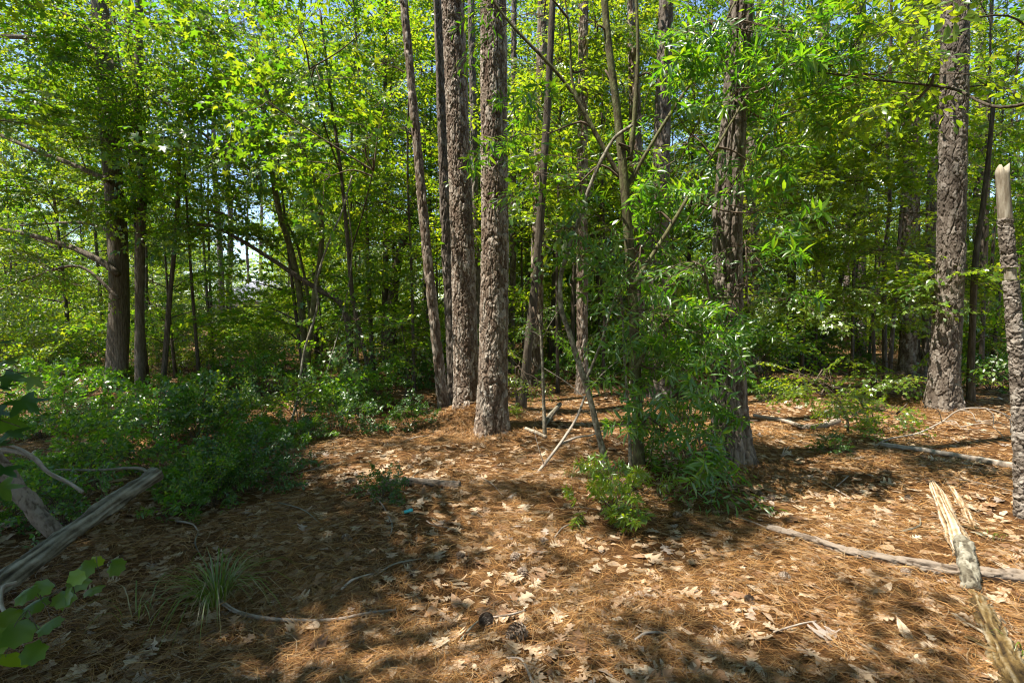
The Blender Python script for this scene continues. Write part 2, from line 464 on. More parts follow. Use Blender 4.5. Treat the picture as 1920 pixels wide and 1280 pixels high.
def plates(a01, L, Rref, cu, cv, depth, seed, ridges=0.0, furrow=1.0):
    """displacement and tint of flaky bark on a (len(L), len(a01)) grid"""
    nu = max(4, int(round(2 * PI * Rref / cu)))
    U = (a01 * nu)[None, :] + 0 * L[:, None]
    V = (L / cv)[:, None] + 0 * U
    wu = vn2(U * .9, V * .9, seed) - .5; wv = vn2(U * .9, V * .9, seed + 9) - .5
    wu2 = vn2(U * 3.1, V * 3.1, seed + 4) - .5; wv2 = vn2(U * 3.1, V * 3.1, seed + 5) - .5
    fade = np.clip(np.minimum(a01, 1 - a01) * nu, 0, 1)[None, :]
    U2 = U + (.7 * wu + .4 * wu2) * fade; V2 = V + (1.0 * wv + .5 * wv2) * fade
    F1, F2, ID, DU, DV = worley(U2, V2, nu, seed)
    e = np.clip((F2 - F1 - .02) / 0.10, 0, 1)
    G1, G2, ID2, _, DV2 = worley(U2 * 2 + .3, V2 * 2.0 + .7, nu * 2, seed + 13)
    fl = np.clip((G2 - G1) / .08, 0, 1)
    # long vertical furrows between groups of plates
    nf = max(3, int(nu * .42))
    K1, K2, ID3, _, _ = worley((U2 + .5 * wu) * nf / nu, V2 * .22 + .3, nf, seed + 21)
    fu = np.clip((K2 - K1 - .01) / .16, 0, 1)
    h2 = hash2(np.round(ID * 997), 3, seed) - .5
    top = .5 + .4 * ID + .38 * np.clip(-DV, -.6, .6) + .4 * h2 * np.clip(DU, -.6, .6)
    disp = depth * (.5 * e * top + .25 * e * fl * ID2 + furrow * .75 * fu * (.7 + .3 * ID3) + .22 * (vn2(U * 5, V * 5, seed + 2) - .5))
    if ridges:
        ph = np.interp(np.arange(len(a01)), np.arange(len(a01)), a01 * 2 * PI)
        rg = np.abs(np.sin(ph * 5 + 5 * (vn2(V * .35, U * .25, seed) - .5) + .5 * np.sin(L[:, None] * 1.7 + seed)))
        disp = disp + ridges * (rg ** .6)
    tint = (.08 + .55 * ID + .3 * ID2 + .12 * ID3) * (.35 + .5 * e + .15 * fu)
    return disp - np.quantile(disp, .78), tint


def plated_trunk(axis, radius, zdet, cu=0.055, cv=0.085, depth=0.014, k=110, dz=0.016, seed=1.0, flare=(0.35, 0.22), ridges=0.0, furrow=1.0):
    """detailed to height zdet, coarse above"""
    z0, z1 = axis[0][2], axis[-1][2]
    zs = np.r_[np.arange(z0, min(zdet, z1), dz), np.arange(min(zdet, z1) + 0.3, z1, 0.5)] if zdet < z1 else np.arange(z0, z1, dz)
    A = np.array(axis); cx = np.interp(zs, A[:, 2], A[:, 0]); cy = np.interp(zs, A[:, 2], A[:, 1])
    R = np.interp(zs, [r[0] for r in radius], [r[1] for r in radius])
    hb = np.maximum(zs - z0 - 0.08, 0)
    a01 = np.arange(k) / k
    th = PI / 2 + a01 * 2 * PI
    lob = 1 + 0.45 * np.sin(3 * th + seed) + 0.3 * np.sin(5 * th + 2 * seed)
    Rm = R[:, None] * (1 + flare[0] * np.exp(-hb / flare[1])[:, None] * lob[None, :])
    Rm = Rm * (1 + 0.03 * np.sin(2 * th + zs[:, None] * 0.9 + seed))
    Rref = float(np.mean(R[:max(3, len(R) // 3)]))
    disp, tint = plates(a01, zs, Rref, cu, cv, depth, seed, ridges, furrow)
    rr = Rm + disp
    v = np.stack([cx[:, None] + rr * np.cos(th), cy[:, None] + rr * np.sin(th), np.broadcast_to(zs[:, None], rr.shape)], -1).reshape(-1, 3)
    n = len(zs)
    i = np.arange(n - 1)[:, None] * k; j = np.arange(k)[None, :]; j2 = (j + 1) % k
    q = np.stack([i + j, i + j2, i + k + j2, i + k + j], -1).reshape(-1, 4)
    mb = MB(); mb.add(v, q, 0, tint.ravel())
    return mb


def plated_tube(pts, r0, r1, cu, cv, depth, seed, k=40, dl=.012, rough=.05, cap=True):
    p = smooth_path(pts, max(12, int(np.linalg.norm(np.diff(np.asarray(pts, float), axis=0), axis=1).sum() / dl)))
    n = len(p); L = np.r_[0, np.cumsum(np.linalg.norm(np.diff(p, axis=0), axis=1))]
    R = np.interp(np.linspace(0, 1, n), np.linspace(0, 1, len(np.atleast_1d(r0))), r0) if r1 is None else np.linspace(r0, r1, n)
    disp, tint = plates(np.arange(k) / k, L, float(np.mean(R)), cu, cv, depth, seed, 0, .6)
    rm = 1 + rough * vnoise(n, k, int(seed * 10), 3, 2.5 * dl / .1) + disp / R[:, None]
    v, f = tube(p, R, k, cap, rmod=rm)
    at = np.r_[tint.ravel(), .4, .4] if cap else tint.ravel()
    return MB().add(v, f, 0, at), p


# ------------------------------------------------------------------ leaves and sprays
def leaf_tpl(kind):
    if kind == 'star':       # five pointed lobes
        pts = []
        for ang, ro in [(-165, .12), (-136, .40), (-126, .50), (-115, .40), (-97, .25), (-74, .46), (-63, .58), (-52, .47), (-32, .29), (-11, .50), (0, .66), (11, .50), (32, .29), (52, .47), (63, .58), (74, .46), (97, .25), (115, .40), (126, .50), (136, .40), (165, .12)]:
            a = math.radians(ang); pts.append((0.34 + ro * math.cos(a), ro * math.sin(a), -0.30 * ro * ro + .05 * math.sin(2.5 * a + 1)))
        v = np.array([(0.34, 0, 0.02)] + pts)
        n = len(pts)
        t = [(0, i, i + 1) for i in range(1, n)] + [(0, n, 1)]
        return v, np.array(t)
    if kind == 'oval':
        v = np.array([(0, 0, 0), (.28, .2, .05), (.28, 0, 0), (.28, -.2, .05), (.62, .24, .03), (.62, 0, -.03), (.62, -.24, .03), (1, 0, -.12)])
        t = [(0, 2, 1), (0, 3, 2), (1, 2, 5), (1, 5, 4), (2, 3, 6), (2, 6, 5), (4, 5, 7), (5, 6, 7)]
        return v, np.array(t)
    if kind == 'round':      # broad toothed vine leaf
        pts = []
        for i in range(15):
            a = math.radians(-168 + i * 24); ro = 0.46 * (1 + 0.24 * (i % 2))
            pts.append((0.42 + ro * math.cos(a), ro * math.sin(a), -0.3 * ro * ro + 0.03 * math.sin(3 * a)))
        v = np.array([(0.30, 0, 0.03)] + pts)
        t = [(0, i, i + 1) for i in range(1, 15)] + [(0, 15, 1)]
        return v, np.array(t)
    if kind == 'lance':
        v = np.array([(0, 0, 0), (.25, .085, .03), (.25, 0, 0), (.25, -.085, .03), (.6, .10, 0), (.6, 0, -.04), (.6, -.10, 0), (1, 0, -.16)])
        t = [(0, 2, 1), (0, 3, 2), (1, 2, 5), (1, 5, 4), (2, 3, 6), (2, 6, 5), (4, 5, 7), (5, 6, 7)]
        return v, np.array(t)
    if kind == 'star5':
        pts = []
        for ang, ro in [(-160, .10), (-128, .52), (-95, .27), (-62, .60), (-30, .31), (0, .66), (30, .31), (62, .60), (95, .27), (128, .52), (160, .10)]:
            a = math.radians(ang); pts.append((0.34 + ro * math.cos(a), ro * math.sin(a), -0.25 * ro * ro))
        n = len(pts)
        return np.array([(0.34, 0, 0.02)] + pts), np.array([(0, i, i + 1) for i in range(1, n)] + [(0, n, 1)])
    # small folded leaf for distant trees
    v = np.array([(0, 0, 0), (.45, .26, .05), (1, 0, -.08), (.45, -.26, .05)])
    return v, np.array([(0, 2, 1), (0, 3, 2)])


def nrm(a):
    return a / (np.linalg.norm(a, axis=-1, keepdims=True) + 1e-9)


def place(tpl, pos, dr, up, sc):
    v, t = tpl
    x = nrm(dr); z = nrm(up - (up * x).sum(-1, keepdims=True) * x); y = np.cross(z, x)
    B = np.stack([x, y, z], 1) * np.asarray(sc)[:, None, None]
    V = np.einsum('vi,nij->nvj', v, B) + pos[:, None, :]
    n = len(pos)
    T = (t[None] + (np.arange(n) * len(v))[:, None, None]).reshape(-1, t.shape[1])
    return V.reshape(-1, 3), T


def spray(kind, L=0.8, size=0.1, step=0.055, nside=6, seed=0, flat=0.35, whorl=0, twr=0.004):
    """a leafy branchlet along +X"""
    g = np.random.default_rng(seed)
    mb = MB()
    tw = []
    main = np.array([(0, 0, 0), (L * .35, g.normal(0, .03) * L, .02 * L), (L * .7, g.normal(0, .06) * L, -.01), (L, g.normal(0, .08) * L, -.10 * L)])
    tw.append((smooth_path(main, 7), twr))
    for i in range(nside):
        t = 0.15 + 0.75 * (i + g.uniform(0, .6)) / nside
        b = main[0] + (np.array([np.interp(t, [0, .35, .7, 1], main[:, c]) for c in range(3)]))
        s = 1 if i % 2 else -1
        a = math.radians(g.uniform(32, 62)) * s
        l = L * g.uniform(.28, .55) * (1.15 - t * .7)
        d = np.array([math.cos(a), math.sin(a), g.normal(0, .18)])
        tw.append((smooth_path([b, b + d * l * .5 + (0, 0, .01), b + d * l + np.array([.06, 0, -.12]) * l], 4), twr * .6))
    for p, r in tw:
        v, f = tube(p, np.linspace(r, r * .4, len(p)), 3, cap=False)
        mb.add(v, f, 1)
    pos, dr, up, sc = [], [], [], []
    for q, (p, r) in enumerate(tw):
        ln = np.linalg.norm(np.diff(p, axis=0), axis=1).sum()
        s0 = 0.2 if q == 0 else 0.15
        if whorl:
            spots = [1.0, 0.72, 0.45] if q else [1.0, .8]
            for t in spots:
                c = np.array([np.interp(t, np.linspace(0, 1, len(p)), p[:, a]) for a in range(3)])
                tan = nrm(p[-1] - p[-2])
                nl = whorl if t == 1.0 else max(2, whorl // 2)
                for w in range(nl):
                    az = w * 2 * PI / nl + g.uniform(0, .8)
                    e1 = nrm(np.cross(tan, (0.1, 0.2, 1))); e2 = np.cross(tan, e1)
                    d = tan * g.uniform(.25, .7) + math.cos(az) * e1 + math.sin(az) * e2 * .8 + np.array([0, 0, -.15])
                    pos.append(c); dr.append(d); up.append(np.array([0, 0, 1.]) + tan * .3 + g.normal(0, .25, 3)); sc.append(size * g.uniform(.65, 1.15))
        else:
            m = max(2, int(ln * (1 - s0) / step))
            for i in range(m + 1):
                t = s0 + (1 - s0) * i / m
                c = np.array([np.interp(t, np.linspace(0, 1, len(p)), p[:, a]) for a in range(3)])
                tan = nrm(p[min(len(p) - 1, int(t * (len(p) - 1)) + 1)] - p[max(0, int(t * (len(p) - 1)) - 1)])
                side = np.cross((0, 0, 1), tan) * (1 if i % 2 else -1)
                d = tan * g.uniform(.3, .9) + side * g.uniform(.6, 1.1) + np.array([0, 0, g.normal(-.22, .22)])
                if i == m: d = tan + g.normal(0, .2, 3)
                pos.append(c + d * 0.012); dr.append(d)
                up.append(np.array([0, 0, 1.]) + g.normal(0, flat, 3)); sc.append(size * g.uniform(.6, 1.2))
    v, t = place(leaf_tpl(kind), np.array(pos), np.array(dr), np.array(up), np.array(sc))
    mb.add(v, t, 0)
    V = np.concatenate(mb.v)
    return V, [f for f, m in mb.f if m == 0 and f.shape[1] == 3], [f for f, m in mb.f if m == 1]


def tuft(seed, L=0.2, w=0.006, n=34):
    """pine needle tuft on a short twig"""
    g = np.random.default_rng(seed)
    base = np.zeros((n, 3)); base[:, 0] = g.uniform(.05, .32, n)
    d = nrm(g.normal(0, 1, (n, 3)) + np.array([1.1, 0, 0.1]))
    s = nrm(np.cross(d, g.normal(0, 1, (n, 3)))) * w
    ln = L * g.uniform(.7, 1.1, n)[:, None]
    v = np.stack([base - s, base + s, base + d * ln + np.array([0, 0, -.02])], 1).reshape(-1, 3)
    t = np.arange(n * 3).reshape(n, 3)
    tv, tf = tube(np.array([(-.35, 0, -.03), (0, 0, 0), (.3, 0, .02)]), [.008, .006, .003], 3, cap=False)
    V = np.concatenate([v, tv])
    return V, [t], [f + len(v) for f in tf]


SPR = {
    'gum': [spray('star', .75, .12, .085, 6, s, .45) for s in range(5)],
    'gumsmall': [spray('star', .6, .075, .055, 6, s + 10, .4) for s in range(4)],
    'oak': [spray('lance', .55, .12, .05, 5, s + 20, .6, whorl=6) for s in range(6)],
    'oak2': [spray('lance', .65, .10, .045, 7, s + 30, .7) for s in range(5)],
    'oval': [spray('oval', .7, .095, .06, 7, s + 40, .45) for s in range(5)],
    'beech': [spray('oval', .8, .085, .05, 8, s + 50, .25) for s in range(5)],
    'far': [spray('dia', .95, .105, .05, 9, s + 60, .5) for s in range(6)],
    'farstar': [spray('star5', .95, .115, .07, 8, s + 90, .4) for s in range(4)],
    'shrub': [spray('oval', .38, .06, .04, 5, s + 70, .6, whorl=5, twr=.003) for s in range(5)],
    'whorl': [spray('lance', .24, .085, .04, 4, s + 80, .5, whorl=7, twr=.003) for s in range(4)],
    'pine': [tuft(s) for s in range(6)],
}


def add_sprays(mb, kind, pos, dr, up, sc, leafmat=0, twigmat=1):
    pos = np.asarray(pos, float); dr = np.asarray(dr, float); up = np.asarray(up, float); sc = np.asarray(sc, float)
    if len(pos) == 0:
        return
    tp = SPR[kind]
    which = rng.integers(0, len(tp), len(pos))
    for q, (v, lf, tf) in enumerate(tp):
        m = which == q
        if not m.any():
            continue
        V, _ = place((v, np.zeros((0, 3), int)), pos[m], dr[m], up[m], sc[m])
        n = int(m.sum()); off = (np.arange(n) * len(v))[:, None, None]
        first = True
        for fl, mat in ((lf, leafmat), (tf, twigmat)):
            for f in fl:
                T = (f[None] + off).reshape(-1, f.shape[1])
                if first:
                    mb.add(V, T, mat); first = False; base = mb.n - len(V)
                else:
                    mb.f.append(((T + base).astype(np.int32), mat))


# ------------------------------------------------------------------ where the sun must get through the near leaves
LIT = []
for px, py, r in [(1000, 1130, .40), (1250, 1200, .42), (1450, 1150, .36), (1700, 1000, .4), (1650, 1180, .42), (1550, 850, .45), (1800, 930, .4),
                  (900, 1230, .3), (560, 1210, .22), (1150, 1080, .3), (870, 835, .5), (760, 900, .28), (950, 960, .28), (1080, 1010, .25),
                  (1800, 1100, .4), (1000, 1240, .3), (1150, 930, .3), (640, 890, .25), (1500, 760, .3), (1700, 830, .35), (250, 655, 2.2), (470, 665, 2.2), (350, 760, .35), (180, 800, .25), (480, 790, .35), (640, 850, .3),
                  (1330, 1100, .4), (1100, 1180, .4), (700, 1240, .2), (1580, 1000, .35), (1850, 1220, .4), (1000, 880, .3), (720, 860, .3), (880, 1010, .2), (330, 725, .35), (540, 760, .3), (290, 830, .2), (600, 720, .4)]:
    g_ = G(px, py); LIT.append((g_[0], g_[1], r))
LITA = np.array(LIT)
LITLINES = []          # (x, y, zmax, radius): trunks that stand in the sun


def sunny(p):
    """True where a leaf at p would shade a place that the photo shows in full sun"""
    p = np.atleast_2d(p)
    q = p[:, :2] - SUN[None, :2] * (p[:, 2] / SUN[2])[:, None]
    wob = 1 + 0.35 * np.sin(q[:, 0] * 9 + 2) * np.sin(q[:, 1] * 8 + 1) + 0.2 * np.sin(q[:, 0] * 21) * np.sin(q[:, 1] * 19)
    d = np.hypot(q[:, None, 0] - LITA[None, :, 0], q[:, None, 1] - LITA[None, :, 1])
    hit = (d < (LITA[None, :, 2] + .15) * wob[:, None]).any(1)
    for x, y, zm, rad, smin in LITLINES:
        s = (p[:, 0] - x) / SUN[0]
        zz = p[:, 2] - s * SUN[2]; yy = p[:, 1] - s * SUN[1]
        hit |= (s > smin) & (np.abs(yy - y) < rad) & (zz > -0.2) & (zz < zm)
    return hit


def keep(p, prob=0.96):
    p = np.atleast_2d(p)
    return ~(sunny(p) & (rng.random(len(p)) < prob))


# ------------------------------------------------------------------ generic trees (local coordinates, base at 0)
def wobble_axis(Ht, seed, lean=0.02, amp=0.06, n=14):
    g = np.random.default_rng(seed)
    z = np.linspace(-0.1, Ht, n)
    lx, ly = g.normal(0, lean, 2)
    x = lx * z + amp * np.sin(z * g.uniform(.4, .9) + g.uniform(0, 6)) * (z / Ht)
    y = ly * z + amp * np.sin(z * g.uniform(.4, .9) + g.uniform(0, 6)) * (z / Ht)
    return np.stack([x, y, z], 1)


def limb_path(b, az, el, L, g, sag=0.25):
    d = np.array([math.cos(az) * math.cos(el), math.sin(az) * math.cos(el), math.sin(el)])
    p1 = b + d * L * .45
    d2 = nrm(d + np.array([0, 0, -sag]) + g.normal(0, .12, 3))
    p2 = p1 + d2 * L * .55
    return smooth_path([b, p1, p2], 7)


def build_hardwood(Ht, r0, zb, spread, nl, kind, seed, dens=1.0, scale=1.0, k=7, lean=0.02, flt=None, org=None, axis=None, up=0.5, slim=1.0):
    """-> trunk MB, crown MB"""
    g = np.random.default_rng(seed)
    ax = wobble_axis(Ht, seed, lean) if axis is None else axis
    Ht = ax[-1, 2]
    tr = MB(); cr = MB()
    rad = r0 * (1 - 0.88 * (np.clip(ax[:, 2], 0, None) / Ht) ** 0.9)
    rad = rad * (1 + .35 * np.exp(-np.clip(ax[:, 2], 0, None) / .2))
    v, f = tube(ax, rad, k); tr.add(v, f, 0)
    pos, dr, ups, sc = [], [], [], []
    for i in range(nl):
        t = (i + g.uniform(0, .8)) / nl
        z = zb + (Ht * .98 - zb) * t
        b = np.array([np.interp(z, ax[:, 2], ax[:, 0]), np.interp(z, ax[:, 2], ax[:, 1]), z])
        rb = np.interp(z, ax[:, 2], rad)
        az = i * 2.4 + g.uniform(-.5, .5); el = math.radians(g.uniform(5, 30) + 35 * t * up * 2)
        L = spread * (1.05 - .72 * t ** 1.3) * g.uniform(.65, 1.1)
        p = limb_path(b, az, el, L, g)
        v, f = tube(p, np.linspace(min(rb * .5, .012 + L * .011), .004, 7), 4, cap=False); tr.add(v, f, 0)
        ns = max(2, int(L * 3.0 * dens))
        for s in range(ns):
            u = .22 + .78 * (s + g.uniform(0, .7)) / ns
            c = np.array([np.interp(u, np.linspace(0, 1, 7), p[:, a]) for a in range(3)])
            tan = nrm(p[-1] - p[0])
            side = np.cross((0, 0, 1), tan) * (1 if s % 2 else -1)
            d = tan * g.uniform(.4, 1) + side * g.uniform(.3, 1.0) + np.array([0, 0, g.normal(.0, .22)])
            pos.append(c); dr.append(d); ups.append(np.array([0, 0, 1]) + g.normal(0, .28, 3)); sc.append(scale * g.uniform(.7, 1.2))
    for s in range(3):
        pos.append(ax[-1]); dr.append(np.array([g.normal(0, .5), g.normal(0, .5), 1])); ups.append(np.array([1., 0, .2])); sc.append(scale * .8)
    pos = np.array(pos); dr = np.array(dr); ups = np.array(ups); sc = np.array(sc)
    if flt is not None:
        m = flt(pos + nrm(dr) * .35 + (0 if org is None else np.asarray(org)))
        pos, dr, ups, sc = pos[m], dr[m], ups[m], sc[m]
    add_sprays(cr, kind, pos, dr, ups, sc)
    return tr, cr


def pine_crown(ax, zb, spread, n, seed, cr=None, tr=None, flt=None, per=8):
    g = np.random.default_rng(seed)
    Ht = ax[-1, 2]
    cr = cr or MB(); tr = tr or MB()
    pos, dr, ups, sc = [], [], [], []
    for i in range(n):
        t = (i + g.uniform(0, .9)) / n
        z = zb + (Ht - zb) * t
        b = np.array([np.interp(z, ax[:, 2], ax[:, 0]), np.interp(z, ax[:, 2], ax[:, 1]), z])
        L = spread * (1.0 - .7 * t) * g.uniform(.6, 1.1); az = i * 2.4 + g.uniform(-.4, .4)
        p = limb_path(b, az, math.radians(g.uniform(-5, 25) + 25 * t), L, g, -.15)
        v, f = tube(p, np.linspace(.015 + .012 * L, .008, 7), 4, cap=False); tr.add(v, f, 0)
        for s in range(per):
            u = .45 + .55 * (s + g.uniform(0, .7)) / per
            c = np.array([np.interp(u, np.linspace(0, 1, 7), p[:, a]) for a in range(3)])
            d = nrm(p[-1] - p[0]) * .7 + g.normal(0, .5, 3) + np.array([0, 0, .25])
            pos.append(c + nrm(d) * .35 * g.uniform(.6, 1.6)); dr.append(d); ups.append(g.normal(0, 1, 3)); sc.append(g.uniform(.9, 1.5))
    pos = np.array(pos); dr = np.array(dr); ups = np.array(ups); sc = np.array(sc)
    if flt is not None:
        m = flt(pos); pos, dr, ups, sc = pos[m], dr[m], ups[m], sc[m]
    add_sprays(cr, 'pine', pos, dr, ups, sc)
    return tr, cr


# =================================================================== WORLD
w = bpy.data.worlds.new('World'); scene.world = w; w.use_nodes = True
nt = w.node_tree; nt.nodes.clear()
sky = nt.nodes.new('ShaderNodeTexSky'); sky.sky_type = 'NISHITA'; sky.sun_disc = False
sky.sun_elevation = SUN_EL; sky.sun_rotation = math.atan2(SUN_AZ[0], SUN_AZ[1]); sky.air_density = 1.0; sky.dust_density = 0.15; sky.ozone_density = 2.2
bg = nt.nodes.new('ShaderNodeBackground'); bg.inputs[1].default_value = 0.11
wo = nt.nodes.new('ShaderNodeOutputWorld')
nt.links.new(sky.outputs[0], bg.inputs[0]); nt.links.new(bg.outputs[0], wo.inputs[0])
sl = bpy.data.lights.new('sun', 'SUN'); sl.energy = 4.8; sl.angle = math.radians(0.53); sl.color = (1, .95, .86)
so = bpy.data.objects.new('sun', sl); COL.objects.link(so)
from mathutils import Vector
so.rotation_euler = Vector((-SUN[0], -SUN[1], -SUN[2])).to_track_quat('-Z', 'Y').to_euler()
so.location = (0, 0, 30)

cd = bpy.data.cameras.new('camera'); co = bpy.data.objects.new('camera', cd); COL.objects.link(co)
cd.sensor_width = 36; cd.lens = 18; cd.clip_end = 2000; cd.clip_start = 0.05
co.location = (0, 0, CAMZ); co.rotation_euler = (PI / 2 - PITCH, 0, 0)
scene.camera = co

# ------------------------------------------------------------------ ground sheet
def make_ground():
    rad = np.r_[0.0, np.geomspace(0.5, 14, 190), np.geomspace(14.6, 400, 60)]
    na = 420
    a = np.arange(na) * 2 * PI / na
    R, A = np.meshgrid(rad[1:], a, indexing='ij')
    x = R * np.sin(A); y = R * np.cos(A)
    fine = 0.012 * np.sin(x * 17 + 1.3 * np.sin(y * 9)) * np.sin(y * 15 + 1.1 * np.sin(x * 11)) * np.exp(-R / 12)
    z = hgt(x, y) + fine
    v = np.concatenate([[[0, 0, float(hgt(0, 0))]], np.stack([x, y, z], -1).reshape(-1, 3)])
    n = len(rad) - 1
    i = 1 + np.arange(n - 1)[:, None] * na; j = np.arange(na)[None, :]; j2 = (j + 1) % na
    q = np.stack([i + j, i + na + j, i + na + j2, i + j2], -1).reshape(-1, 4)[:, ::-1]
    jj = np.arange(na)
    t = np.stack([np.zeros(na, int), 1 + (jj + 1) % na, 1 + jj], -1)
    o = MB().add(v, [q, t]).build('ground', M['ground'])
    tag(o, 'forest floor of brown needle litter', None, None, 'structure')


make_ground()


def wedge_points(n, r0, r1, amax=0.92, power=1.0):
    r = r0 * (r1 / r0) ** rng.random(n) if power == 1.0 else r0 + (r1 - r0) * rng.random(n) ** power
    a = rng.uniform(-amax, amax, n)
    return r * np.sin(a), r * np.cos(a), r


def make_needles():
    mb = MB()
    for n, r0, r1, wd, ln in ((190000, 1.15, 8.0, .00095, .15), (60000, 6.0, 26.0, .0030, .22)):
        x, y, r = wedge_points(n, r0, r1)
        # thinner under the shrubs and in scattered bare spots, heaped in drifts
        drift = np.sin(x * 1.9 + 1) * np.sin(y * 1.6 + .4) + .7 * np.sin(x * 4.3 + y * 2.2) + .5 * np.sin(y * 6.1 - x * 3)
        m = rng.random(n) < np.clip(.68 + .42 * drift, .16, 1)
        x, y, r = x[m], y[m], r[m]; n = len(x)
        flow = 0.9 * np.sin(x * 1.1 + .7 * y) + .6 * np.sin(2.7 * y - x)
        az = flow + rng.normal(0, 1.0, n)
        tl = rng.normal(0, .13, n)
        d = np.stack([np.cos(az) * np.cos(tl), np.sin(az) * np.cos(tl), np.sin(tl)], 1)
        L = ln * rng.uniform(.55, 1.15, n)
        s = np.stack([-np.sin(az), np.cos(az), rng.normal(0, .5, n)], 1); s = nrm(s)
        W = wd * rng.uniform(.8, 1.4, n) * np.maximum(1, r / (3.2 if r0 < 5 else 8))
        bend = rng.normal(0, .10, n)[:, None] * np.stack([-np.sin(az), np.cos(az), np.zeros(n)], 1)
        base = np.stack([x, y, hgt(x, y) + 0.006 + np.abs(rng.normal(0, .012, n))], 1)
        P0 = base - d * (L / 2)[:, None]; P2 = base + d * (L / 2)[:, None]; P1 = base + bend * L[:, None] + np.array([0, 0, .006])
        sw = s * W[:, None]
        V = np.stack([P0 - sw * .6, P0 + sw * .6, P1 - sw, P1 + sw, P2 - sw * .3, P2 + sw * .3], 1).reshape(-1, 3)
        b = (np.arange(n) * 6)[:, None]
        Q = np.concatenate([b + np.array([[0, 1, 3, 2]]), b + np.array([[2, 3, 5, 4]])])
        mb.add(V, Q)
    for px, py, n, rr in ((905, 812, 7000, .75), (870, 785, 3500, .5), (1385, 868, 3500, .6), (1770, 770, 3000, .8)):
        c = G(px, py); n = int(n); az0 = rng.uniform(0, 6.28, n); q = rr * rng.random(n) ** .7
        x = c[0] + q * np.cos(az0); y = c[1] + .25 + q * np.sin(az0)
        az = az0 + rng.normal(0, .8, n); tl = rng.normal(-.15, .25, n)
        d = np.stack([np.cos(az) * np.cos(tl), np.sin(az) * np.cos(tl), np.sin(tl)], 1)
        sd = nrm(np.stack([-np.sin(az), np.cos(az), rng.normal(0, .5, n)], 1)) * (.0016 * rng.uniform(.8, 1.4, n))[:, None]
        L = .15 * rng.uniform(.5, 1.1, n)
        b0 = np.stack([x, y, hgt(x, y) + np.abs(rng.normal(0, .03, n)) * np.clip(1.2 - q / rr, .1, 1) + .008], 1)
        P0 = b0 - d * (L / 2)[:, None]; P2 = b0 + d * (L / 2)[:, None]
        V = np.stack([P0 - sd, P0 + sd, P2 + sd * .3, P2 - sd * .3], 1).reshape(-1, 3)
        mb.add(V, np.arange(n * 4).reshape(n, 4))
    o = mb.build('pine_needles', M['needles'], smooth=False)
    tag(o, 'carpet of fallen orange brown pine needles over the forest floor', None, None, 'stuff')


make_needles()


def oak_tpl(seed, fresh=0):
    g = np.random.default_rng(seed)
    n = 31
    t = np.linspace(0, 1, n)
    w = g.uniform(.8, 1.15)
    env = np.interp(t, [0, .08, .14, .35, .6, .78, .93, 1], [.008, .012, .07, .20, .29, .25, .13, .0]) * w
    nl = g.uniform(3.4, 4.6); a0 = g.uniform(.35, .6)
    ph = g.uniform(0, 2, 2)
    sh = lambda p_: np.sign(np.sin(t * 2 * PI * nl + p_)) * np.abs(np.sin(t * 2 * PI * nl + p_)) ** .55
    lob = .88 + a0 * sh(ph[0]); lob2 = .88 + a0 * sh(ph[1])
    if seed % 4 == 3:                      # an unlobed, narrower leaf now and then
        lob = lob2 = np.ones(n) * .75
    wl = env * lob; wr = env * lob2
    if seed % 5 == 2:                      # torn on one side
        wr = np.where(t > g.uniform(.5, .7), wr * .3, wr)
    cx, cy, tw = g.uniform(-.5, .8), g.uniform(-1.1, .9), g.uniform(-.55, .55)
    rows = []
    for i in range(n):
        zc = cx * (t[i] - .5) ** 2 * .7 + .02 * math.sin(9 * t[i] + seed)
        for yy in (wl[i], wl[i] * .5, 0, -wr[i] * .5, -wr[i]):
            rows.append((t[i] + abs(yy) * .35, yy, zc + cy * yy * yy + tw * yy * (t[i] - .5) + g.normal(0, .005)))
    v = np.array(rows); v[:, 0] -= .5; v[:, 2] -= np.quantile(v[:, 2], .12)
    q = []
    for i in range(n - 1):
        for j in range(4):
            a = i * 5 + j; q.append((a, a + 1, a + 6, a + 5))
    return v, np.array(q)


OAK = [oak_tpl(s) for s in range(18)]


